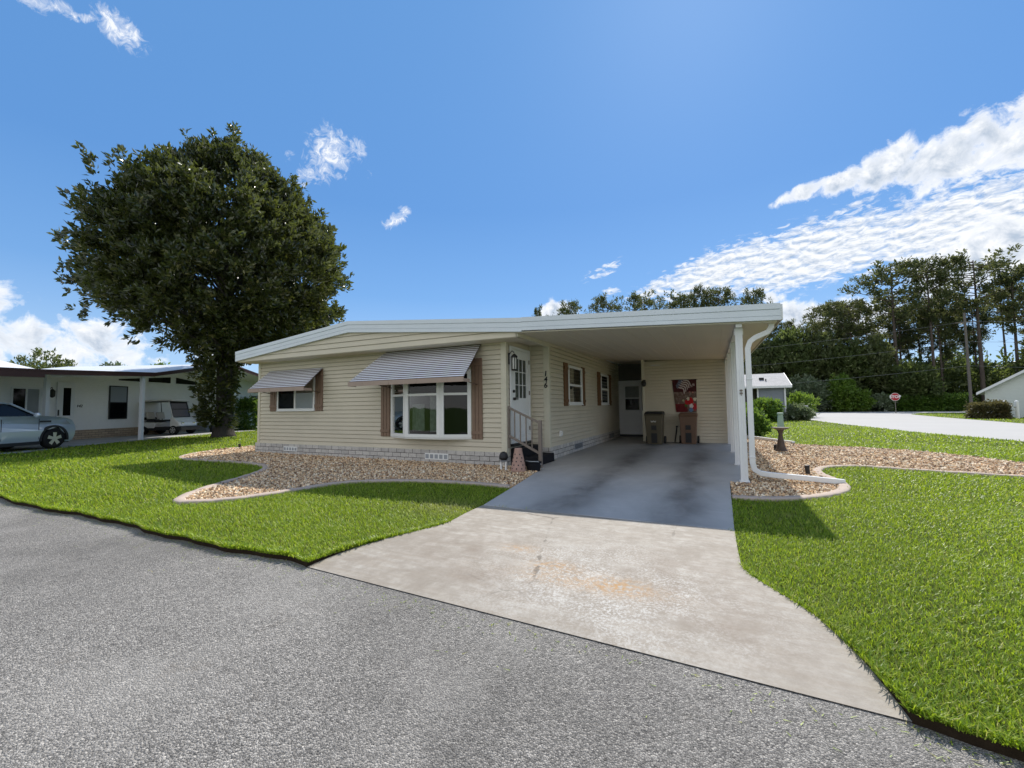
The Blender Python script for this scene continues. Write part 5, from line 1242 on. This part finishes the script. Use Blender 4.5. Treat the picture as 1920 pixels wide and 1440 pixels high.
# silver car
def wheel(par, x, y, r, wd, side, spokes=5):
    w = thing('wheel', None, None); w.parent = par; w.location = (x, y, r); w.rotation_euler = (PI/2, 0, 0); w.scale = (1,1/par.scale.z,1); w.location.z = r/par.scale.z
    mb = MB(); mb.smooth = True; mb.lathe([(r*.66,-wd/2),(r*.93,-wd/2),(r,-wd*.3),(r,wd*.3),(r*.93,wd/2),(r*.66,wd/2)], (0,0,0), 32); mb.build('tyre', 'rubber', w, local=True)
    mb = MB(); mb.lathe([(r*.68,-wd*.45),(r*.70,wd*.45)], (0,0,0), 32); mb.build('wheel_well', 'black_plastic', w, local=True)
    mb = MB(); s_ = -side; zf = s_*wd*.44
    mb.lathe([(r*.57,zf-.012),(r*.68,zf-.012),(r*.68,zf+.012),(r*.57,zf+.012),(r*.57,zf-.011)], (0,0,0), 32); mb.lathe([(r*.17,zf-.02),(r*.17,zf+.02)], (0,0,0), 14)
    for k in range(spokes):
        a = 2*PI*k/spokes+.3; mb.T = Matrix.Rotation(a, 4, 'Z'); mb.hexa([(r*.1,-r*.12,zf-.014),(r*.62,-r*.19,zf-.014),(r*.62,r*.19,zf-.014),(r*.1,r*.12,zf-.014)], [(r*.1,-r*.12,zf+.014),(r*.62,-r*.17,zf+.014),(r*.62,r*.17,zf+.014),(r*.1,r*.12,zf+.014)])
    mb.T = None; mb.build('rim', 'alloy', w, local=True, recalc=True)
u_, v_ = Vector((-.40,.917,0)), Vector((-.917,-.40,0))
cp = Vector(NO)+u_*(-3.86)+v_*.24
car = thing('parked_car', 'silver blue compact car parked nose in beside the neighbour carport', 'car', (cp.x, cp.y, .03), NRZ); car.scale = (1,1,1.03)
def car_body():
    # half-width and profile stations; x forward from the front axle, right flank at y = -.9
    low = [(.74,.24),(.82,.40),(.85,.58),(.82,.76)]; HW = .90
    rad = .385; arc = lambda cx: [(cx+rad*math.cos(t), .335+rad*math.sin(t)) for t in np.linspace(-.25, PI+.25, 15)]
    prof = [(.60,.20)]+low+[(.70,.91),(.48,.98),(.16,1.02),(-.22,1.06),(-.60,1.06),(-1.6,1.07),(-2.7,1.08),(-3.1,1.06),(-3.28,.95),(-3.34,.6),(-3.28,.28),(-3.1,.22)]
    bottom = [(-2.96,.22)]+arc(-2.57)[::-1][1:-1]+[(-2.18,.20),(-.40,.20)]+arc(0)[::-1][1:-1]+[(.40,.20)]
    poly = prof+bottom
    def wfac(x, z):                                   # plan taper at the nose and tail, slight tumblehome
        k = HW
        if x > .05: k -= .22*((x-.05)/.78)**1.6
        if x < -2.8: k -= .10*((-2.8-x)/.55)**1.5
        k -= .05*max(0, (z-.62)/.45)+.04*max(0,(.40-z)/.2)
        return k
    bm = bmesh.new(); n = len(poly)
    A = [bm.verts.new((x, -wfac(x,z), z)) for x, z in poly]; B = [bm.verts.new((x, wfac(x,z), z)) for x, z in poly]
    fa = bm.faces.new(A); fb = bm.faces.new(B[::-1])
    for i in range(n):
        j = (i+1) % n; a2 = [A[i], B[i], B[j], A[j]]; bm.faces.new(a2)
    bmesh.ops.triangulate(bm, faces=[fa, fb], quad_method='BEAUTY', ngon_method='EAR_CLIP')
    bmesh.ops.recalc_face_normals(bm, faces=bm.faces)
    me = bpy.data.meshes.new('body'); bm.to_mesh(me); bm.free(); me.materials.append(MATS['silver_paint'])
    o = bpy.data.objects.new('body', me); COL.objects.link(o); o.parent = car
    b = o.modifiers.new('Bevel', 'BEVEL'); b.width = .045; b.segments = 3; b.limit_method = 'ANGLE'; b.angle_limit = R(38); b.harden_normals = True
    for p in me.polygons: p.use_smooth = True
    mb = MB()                                           # glasshouse
    bs = [(-.36,1.04),(-1.10,1.46),(-1.7,1.545),(-2.5,1.54),(-3.05,1.42),(-3.2,1.04)]
    hw = [.74,.60,.585,.58,.57,.70]
    for (i, j) in zip(range(5), range(1,6)):
        (xa,za),(xb,zb) = bs[i], bs[j]; mb._add([(xa,-hw[i],za),(xb,-hw[j],zb),(xb,hw[j],zb),(xa,hw[i],za)], [(0,1,2,3)])
    for s_ in (-1,1): mb.poly([(x, s_*h_, z) for (x, z), h_ in zip(bs, hw)])
    npart_ = mb.build('cabin_glass', 'tinted_glass', car, local=True)
    mb = MB(); mb.smooth = True
    rp = [(-1.06,1.455,.625),(-1.7,1.56,.61),(-2.5,1.555,.605),(-3.07,1.43,.59)]
    for (xa,za,wa),(xb,zb,wb) in zip(rp[:-1], rp[1:]): mb.hexa([(xa,-wa,za-.03),(xb,-wb,zb-.03),(xb,wb,zb-.03),(xa,wa,za-.03)], [(xa,-wa+.03,za+.015),(xb,-wb+.03,zb+.015),(xb,wb-.03,zb+.015),(xa,wa-.03,za+.015)])
    mb.build('roof', 'silver_paint', car, local=True)
    for s_ in (-1,1):
        mb = MB()
        mb.tube([(-.34,s_*.765,1.05),(-.72,s_*.705,1.26),(-1.08,s_*.635,1.465)], .028, 6); mb.build('pillar', 'silver_paint', car, local=True)
        mb = MB(); mb.tube([(-1.42,s_*.74,1.05),(-1.48,s_*.61,1.53)], .03, 6); mb.build('pillar', 'black_plastic', car, local=True)
        mb = MB(); mb.smooth = True; mb.lathe([(.02,-.09),(.075,-.06),(.085,0),(.07,.06),(.02,.08)], (0,0,0), 12); mb.T = None
        o = mb.build('mirror', 'silver_paint', car, local=True); o.location = (-.58, s_*.96, 1.10); o.scale = (.8,1.25,.9)
        mb = MB(); mb.hexa([(.50,s_*.74,.86),(.72,s_*.60,.80),(.74,s_*.64,.74),(.42,s_*.84,.82)], [(.50,s_*.70,.93),(.70,s_*.56,.85),(.75,s_*.60,.80),(.40,s_*.81,.92)]); mb.build('headlight', 'chrome', car, local=True, bevel=.01)
        mb = MB(); mb.box(-.42,-.10,s_*.862,s_*.878,.86,.92); mb.build('side_vent', 'black_plastic', car, local=True)
        mb = MB(); mb.box(-2.15,-.42,s_*.862,s_*.905,.17,.27); mb.build('sill', 'black_plastic', car, local=True)
        for xx in (-.46,-1.45,-2.3): mb = MB(); mb.box(xx-.004,xx+.004,s_*.880,s_*.8975,.34,.98); mb.build('door_seam', 'black_plastic', car, local=True)
        for xx in (-1.30,-2.18): mb = MB(); mb.box(xx-.1,xx+.08,s_*.86,s_*.895,.865,.895); mb.build('door_handle', 'silver_paint', car, local=True, bevel=.006)
    for s_ in (-1,1):
        for cx in (0., -2.57):
            m_ = MB(); P = []
            for t in np.linspace(-.15, PI+.15, 17):
                for rr2, yy in ((.375,.80),(.375,.905),(.435,.905),(.435,.80)): P.append((cx+rr2*math.cos(t), s_*yy, 0.335/1.03+rr2*math.sin(t)))
            m_._add(P, [(i*4+k, i*4+(k+1)%4, (i+1)*4+(k+1)%4, (i+1)*4+k) for i in range(16) for k in range(4)]); m_.build('wheel_arch', 'black_plastic', car, local=True)
    mb = MB(); mb.box(.70,.80,-.56,.56,.20,.34); mb.build('lower_grille', 'black_plastic', car, local=True, bevel=.02)
    mb = MB(); mb.box(-3.2,.6,-.72,.72,.17,.5); mb.build('underbody', 'black_plastic', car, local=True)
car_body()
for x in (0, -2.57):
    for s_ in (-1, 1): wheel(car, x, s_*.80, .335, .21, s_)
# golf cart
cw_ = Vector(NO)+u_*4.05+v_*1.95
gc = thing('golf_cart', 'white golf cart with cream roof parked under the neighbour carport', 'golf cart', (cw_.x, cw_.y, .03), R(20))
def gp(mb, nm, m, **k): return mb.build(nm, m, gc, local=True, **k)
def golf():
    mb = MB(); mb.extr([(.72,-.56,.36),(.78,-.56,.46),(.70,-.56,.62),(.42,-.56,.86),(.22,-.56,.90),(.20,-.56,.36)], (0,1.12,0)); gp(mb, 'front_cowl', 'cart_white', bevel=.07, bseg=3)
    mb = MB(); mb.box(.60,.88,-.58,.58,.22,.43); gp(mb, 'bumper', 'black_plastic', bevel=.03)
    mb = MB(); mb.box(-1.75,.62,-.57,.57,.22,.40); gp(mb, 'floor', 'black_plastic', bevel=.01)
    mb = MB(); mb.extr([(-.62,-.60,.34),(-.55,-.60,.62),(-1.3,-.60,.66),(-1.95,-.60,.74),(-2.0,-.60,.52),(-1.85,-.60,.44),(-1.55,-.60,.50),(-1.2,-.60,.44),(-1.0,-.60,.34)], (0,1.2,0)); gp(mb, 'rear_body', 'cart_white', bevel=.04)
    mb = MB(); mb.box(-1.15,-.62,-.54,.54,.66,.76); gp(mb, 'seat', 'black_plastic', bevel=.03)
    for s_ in (-1,1): mb = MB(); mb.hexa([(-1.16,s_*.28-.22,.80),(-1.08,s_*.28-.22,.80),(-1.08,s_*.28+.22,.80),(-1.16,s_*.28+.22,.80)], [(-1.26,s_*.28-.22,1.16),(-1.17,s_*.28-.22,1.16),(-1.17,s_*.28+.22,1.16),(-1.26,s_*.28+.22,1.16)]); gp(mb, 'backrest', 'cart_seat', bevel=.03)
    mb = MB(); mb.box(-1.95,-1.40,-.5,.5,.76,.90); gp(mb, 'rear_seat', 'black_plastic', bevel=.03)
    mb = MB(); mb.smooth = False; mb.hexa([(-1.95,-.58,1.70),(.30,-.58,1.74),(.30,.58,1.74),(-1.95,.58,1.70)], [(-1.90,-.52,1.78),(.24,-.52,1.82),(.24,.52,1.82),(-1.90,.52,1.78)]); gp(mb, 'roof', 'cart_white', bevel=.03)
    for s_ in (-1,1):
        mb = MB(); mb.tube([(.36,s_*.52,.84),(.10,s_*.53,1.74)], .022, 6); gp(mb, 'roof_strut', 'cart_white')
        mb = MB(); mb.tube([(-1.30,s_*.53,.70),(-1.42,s_*.53,1.72)], .02, 6); gp(mb, 'roof_strut', 'black_metal')
        mb = MB(); mb.box(.70,.765,s_*.34-.07,s_*.34+.07,.56,.64); gp(mb, 'headlight', 'chrome', bevel=.01)
    mb = MB(); mb.hexa([(.345,-.50,.90),(.35,-.50,.90),(.35,.50,.90),(.345,.50,.90)], [(.235,-.50,1.30),(.24,-.50,1.30),(.24,.50,1.30),(.235,.50,1.30)]); gp(mb, 'windshield', 'tinted_glass')
    mb = MB(); mb.hexa([(.225,-.50,1.32),(.23,-.50,1.32),(.23,.50,1.32),(.225,.50,1.32)], [(.115,-.50,1.70),(.12,-.50,1.70),(.12,.50,1.70),(.115,.50,1.70)]); gp(mb, 'upper_windshield', 'tinted_glass')
    mb = MB()
    for s_ in (-1,1): mb.tube([(.36,s_*.50,.90),(.25,s_*.50,1.30),(.13,s_*.50,1.70)], .02, 6)
    for (x_, z_) in ((.355,.90),(.245,1.31),(.135,1.69)): mb.tube([(x_,-.50,z_),(x_,.50,z_)], .02, 6)
    gp(mb, 'windshield_frame', 'black_metal')
    mb = MB(); mb.box(-1.92,.26,-.54,.54,1.685,1.70); gp(mb, 'roof_lining', 'black_plastic')
    mb = MB(); mb.box(.776,.79,-.14,.14,.40,.47); gp(mb, 'front_plate', 'cart_white')
    mb = MB(); mb.tube([(.30,.25,.86),(.02,.25,1.06)], .015, 6); mb.T = Matrix.Translation((0,.25,1.08))@Matrix.Rotation(R(55),4,'Y'); mb.lathe([(.15,-.012),(.17,0),(.15,.012),(.13,0),(.15,-.0119)], (0,0,0), 18); gp(mb, 'steering_wheel', 'black_plastic')
    mb = MB()
    for z in (.45,.7,.95): mb.tube([(-2.0,-.45,z),(-2.2,-.45,z),(-2.2,.45,z),(-2.0,.45,z)], .014, 5)
    for y in (-.45,0,.45): mb.tube([(-2.2,y,.4),(-2.2,y,1.0)], .012, 5)
    gp(mb, 'rear_rail', 'black_metal')
    for x in (.42,-1.32):
        for s_ in (-1,1): wheel(gc, x, s_*.50, .23, .19, s_, 5)
golf()
# clipped hedge, slatted fence and plant pots between the houses
hedge('hedge', 'square clipped green hedge beside the magnolia trunk', -27.1, -25.3, 16.5, 1.85, 1.1, 'shrub_leaf', 7, 900, .13, rz=R(25))
fn = thing('slat_fence', 'dark slatted fence between the clipped hedge and the cream house', 'fence', (-25.,19.5,0), R(20))
for k in range(4): mb = MB(); mb.box(-2.2,2.4,-.02,.02,.18+k*.26,.31+k*.26); mb.build('board', 'pole_wood', fn, local=True)
for x in (-2.1,.1,2.3): mb = MB(); mb.box(x-.05,x+.05,.02,.12,0,1.2); mb.build('post', 'pole_wood', fn, local=True)
bushy('round_shrub', 'dark round shrub above the slatted fence', 'shrub', -24.6, 20.6, 2.1, 1.1, .2, 'oak_leaf', 260, 12, .16, .5, .05, seed=31)
for i, (du, dv, h) in enumerate(((5.95,1.35,.42),(6.25,1.6,.32))):
    p = Vector(NO)+u_*du+v_*dv; mb = MB(); mb.lathe([(.10,.03),(.15,.05),(.17,h),(.15,h),(.13,h-.03)], (p.x,p.y,0), 14)
    tag(mb.build('plant_pot', 'black_plastic'), ('taller','shorter')[i]+' black plant pot beside the golf cart nose', 'plant pot')

# ------------------------------------------------------------------ right side: grey house, white house, sign, pole
gh = thing('grey_house', 'small grey house with pale shingle roof beyond the lawn', 'house', (1.,38.,0))
mb = MB(); gy = 36.; gx = 4.58
siding(mb, (2.95,gy), (gx,gy), .05, 2.36, (0,-1), out=.014); siding(mb, (gx,gy), (gx,42.), .05, 2.36, (1,0), out=.014); siding(mb, (-8.,gy+2.2), (2.95,gy+2.2), .05, 2.4, (0,-1), out=.014); siding(mb, (2.95,gy+2.2), (2.95,gy), .05, 2.36, (-1,0), out=.014)
mb.build('wall', 'grey_siding', gh, recalc=False)
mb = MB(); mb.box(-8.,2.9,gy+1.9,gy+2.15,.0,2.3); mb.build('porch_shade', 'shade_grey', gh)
mb = MB(); e0, e1, rz_, ry_ = gy-.35, 42.4, 3.62, 39.2
mb.hexa([(-9.,e0,2.44),(4.98,e0,2.44),(4.98,ry_,rz_-.06),(-9.,ry_,rz_-.06)], [(-9.,e0,2.50),(4.98,e0,2.50),(4.98,ry_,rz_),(-9.,ry_,rz_)])
mb.hexa([(-9.,ry_,rz_-.06),(4.98,ry_,rz_-.06),(4.98,e1,2.44),(-9.,e1,2.44)], [(-9.,ry_,rz_),(4.98,ry_,rz_),(4.98,e1,2.50),(-9.,e1,2.50)])
r_ = mb.build('roof', 'shingle', gh)
mb = MB(); mb.box(-9.,5.0,e0-.09,e0-.002,2.36,2.51); mb.build('gutter', 'white_paint', gh)
mb = MB(); mb.hexa([(4.985,e0,2.38),(5.02,e0,2.38),(5.02,ry_,3.5),(4.985,ry_,3.5)], [(4.985,e0,2.53),(5.02,e0,2.53),(5.02,ry_,3.65),(4.985,ry_,3.65)]); mb.build('rake_board', 'white_paint', gh)
mb = MB(); mb.extr([(gx,gy+.02,2.36),(gx,42.,2.36),(gx,39.2,3.5)], (.02,0,0)); mb.build('gable', 'grey_siding', gh)
for x in (2.90, gx+.02): mb = MB(); mb.box(x-.05,x+.05,gy-.10,gy-.02,.0,2.40); mb.build('downspout', 'white_paint', gh)
for x in (.9, 3.3): mb = MB(); mb.box(x-.16,x+.16,37.3,37.6,2.98,3.22); mb.cyl((x+.25,37.0,2.8), .04, .3, 8); mb.build('roof_vent', 'black_plastic', r_)
ac = thing('air_conditioner', 'pale boxed air conditioner beside the grey house corner', 'air conditioner', (5.5,38.,0))
mb = MB(); mb.box(5.1,6.3,38.,39.,.08,1.05); mb.build('casing', 'grey_plastic', ac, bevel=.03)
mb = MB()
for k in range(9): mb.box(5.2+k*.12,5.25+k*.12,37.985,37.999,.2,.95)
mb.build('grille', 'black_plastic', ac)
mb = MB(); mb.box(5.0,6.4,37.9,39.1,.0,.08); mb.build('base_pad', 'curb', ac)

wh = thing('white_house', 'white gabled house at the right edge beyond the side street', 'house', (18.1,43.4,0), -R(27))
W_, apx, apz, ez = 5.6, 2.25, 3.45, 1.98
mb = MB()
def wl(z): return (max(0,(apx-(apz-z)*apx/(apz-ez))/W_), min(1,(apx+(apz-z)*(W_-apx)/(apz-ez))/W_))
siding(mb, (0,0), (W_,0), -.05, ez, (0,-1)); siding(mb, (0,0), (W_,0), ez, apz-.05, (0,-1), lim=wl); siding(mb, (0,11.), (0,0), -.05, ez, (-1,0)); mb.build('wall', 'pale_siding', wh, local=True, recalc=False)
sl_ = (apz-ez)/apx; sr_ = (apz-ez)/(W_-apx); L_, R_ = -.4, W_+.4; zl_, zr_ = ez-.4*sl_, ez-.4*sr_
mb = MB()
mb.hexa([(L_,-.30,zl_),(apx,-.30,apz),(apx,11.,apz),(L_,11.,zl_)], [(L_,-.30,zl_+.10),(apx,-.30,apz+.10),(apx,11.,apz+.10),(L_,11.,zl_+.10)])
mb.hexa([(apx,-.30,apz),(R_,-.30,zr_),(R_,11.,zr_),(apx,11.,apz)], [(apx,-.30,apz+.10),(R_,-.30,zr_+.10),(R_,11.,zr_+.10),(apx,11.,apz+.10)])
mb.build('roof', 'shingle', wh, local=True)
mb = MB()
mb.hexa([(L_,-.34,zl_-.06),(apx,-.34,apz-.06),(apx,-.302,apz-.06),(L_,-.302,zl_-.06)], [(L_,-.34,zl_+.13),(apx,-.34,apz+.13),(apx,-.302,apz+.13),(L_,-.302,zl_+.13)])
mb.hexa([(apx,-.34,apz-.06),(R_,-.34,zr_-.06),(R_,-.302,zr_-.06),(apx,-.302,apz-.06)], [(apx,-.34,apz+.13),(R_,-.34,zr_+.13),(R_,-.302,zr_+.13),(apx,-.302,apz+.13)])
mb.build('rake_board', 'white_paint', wh, local=True)
ua = thing('utility_cabinet', 'grey utility cabinet between two white posts by the white house', 'cabinet', (18.2,41.6,0))
mb = MB(); mb.box(18.1,18.6,41.6,42.1,0,.95); mb.build('body', 'grey_siding', ua, bevel=.02)
mb = MB(); mb.box(18.17,18.53,41.585,41.599,.15,.85); mb.build('door', 'grey_plastic', ua)
for i, x in enumerate((17.88, 18.46)):
    mb = MB(); mb.lathe([(.10,0),(.10,1.15),(.06,1.22),(.01,1.24)], (x,40.6,0), 12); tag(mb.build('white_post', 'white_vinyl'), ('white round post at the left of','white round post in front of')[i]+' the grey cabinet', 'post', 'white posts by the cabinet')

ss = thing('stop_sign', 'red octagonal stop sign on a dark post at the street corner', 'traffic sign', (17.6,59.,0))
mb = MB(); mb.box(17.57,17.63,58.99,59.05,-.05,2.25); mb.build('post', 'pole_wood', ss)
def octo(r, y, z=1.78): return [(17.6+r*math.cos(PI/8+k*PI/4), y, z+r*math.sin(PI/8+k*PI/4)) for k in range(8)]
mb = MB(); mb.extr(octo(.44, 58.97), (0,.012,0)); pl = mb.build('plate', 'white_paint', ss)
mb = MB(); mb.extr(octo(.405, 58.962), (0,.006,0)); mb.build('red_face', 'sign_red', pl)
cu = bpy.data.curves.new('stop', 'FONT'); cu.body = 'STOP'; cu.size = .40; cu.extrude = .003; cu.align_x = 'CENTER'; cu.align_y = 'CENTER'; cu.offset = .012
tx = bpy.data.objects.new('stop', cu); COL.objects.link(tx); dg = bpy.context.evaluated_depsgraph_get()
me = bpy.data.meshes.new_from_object(tx.evaluated_get(dg)); bpy.data.objects.remove(tx); me.materials.clear(); me.materials.append(MATS['white_paint'])
no = bpy.data.objects.new('lettering', me); COL.objects.link(no); no.parent = pl; no.location = Vector((17.6,58.957,1.78))-Vector((17.6,59.,0)); no.rotation_euler = (PI/2,0,0)

pole = thing('utility_pole', 'slim weathered utility pole at the end of the dark hedge', 'utility pole', (26.6,66.6,0))
mb = MB(); mb.tube([(26.6,66.6,-.05),(26.55,66.6,11.5)], [.16,.11], 10); mb.build('shaft', 'pole_wood', pole)
mb = MB(); mb.box(25.7,27.5,66.5,66.6,10.3,10.42); mb.build('crossarm', 'pole_wood', pole)
for i, (h, lab) in enumerate(((10.45,'highest power line sagging in front of the woods'),(8.1,'middle power line sagging in front of the woods'),(5.3,'lowest cable sagging low in front of the woods'))):
    mb = MB()
    for (a, b) in (((-40,69.,h-.6),(26.6,66.5,h)), ((26.6,66.5,h),(80,64.,h+.3))):
        mb.tube([(a[0]+(b[0]-a[0])*t, a[1]+(b[1]-a[1])*t, a[2]+(b[2]-a[2])*t-1.6*4*t*(1-t)) for t in np.linspace(0,1,18)], .013, 5)
    tag(mb.build('power_line', 'wire'), lab, 'power line', 'wires along the cross street')
bpy.context.view_layer.update()
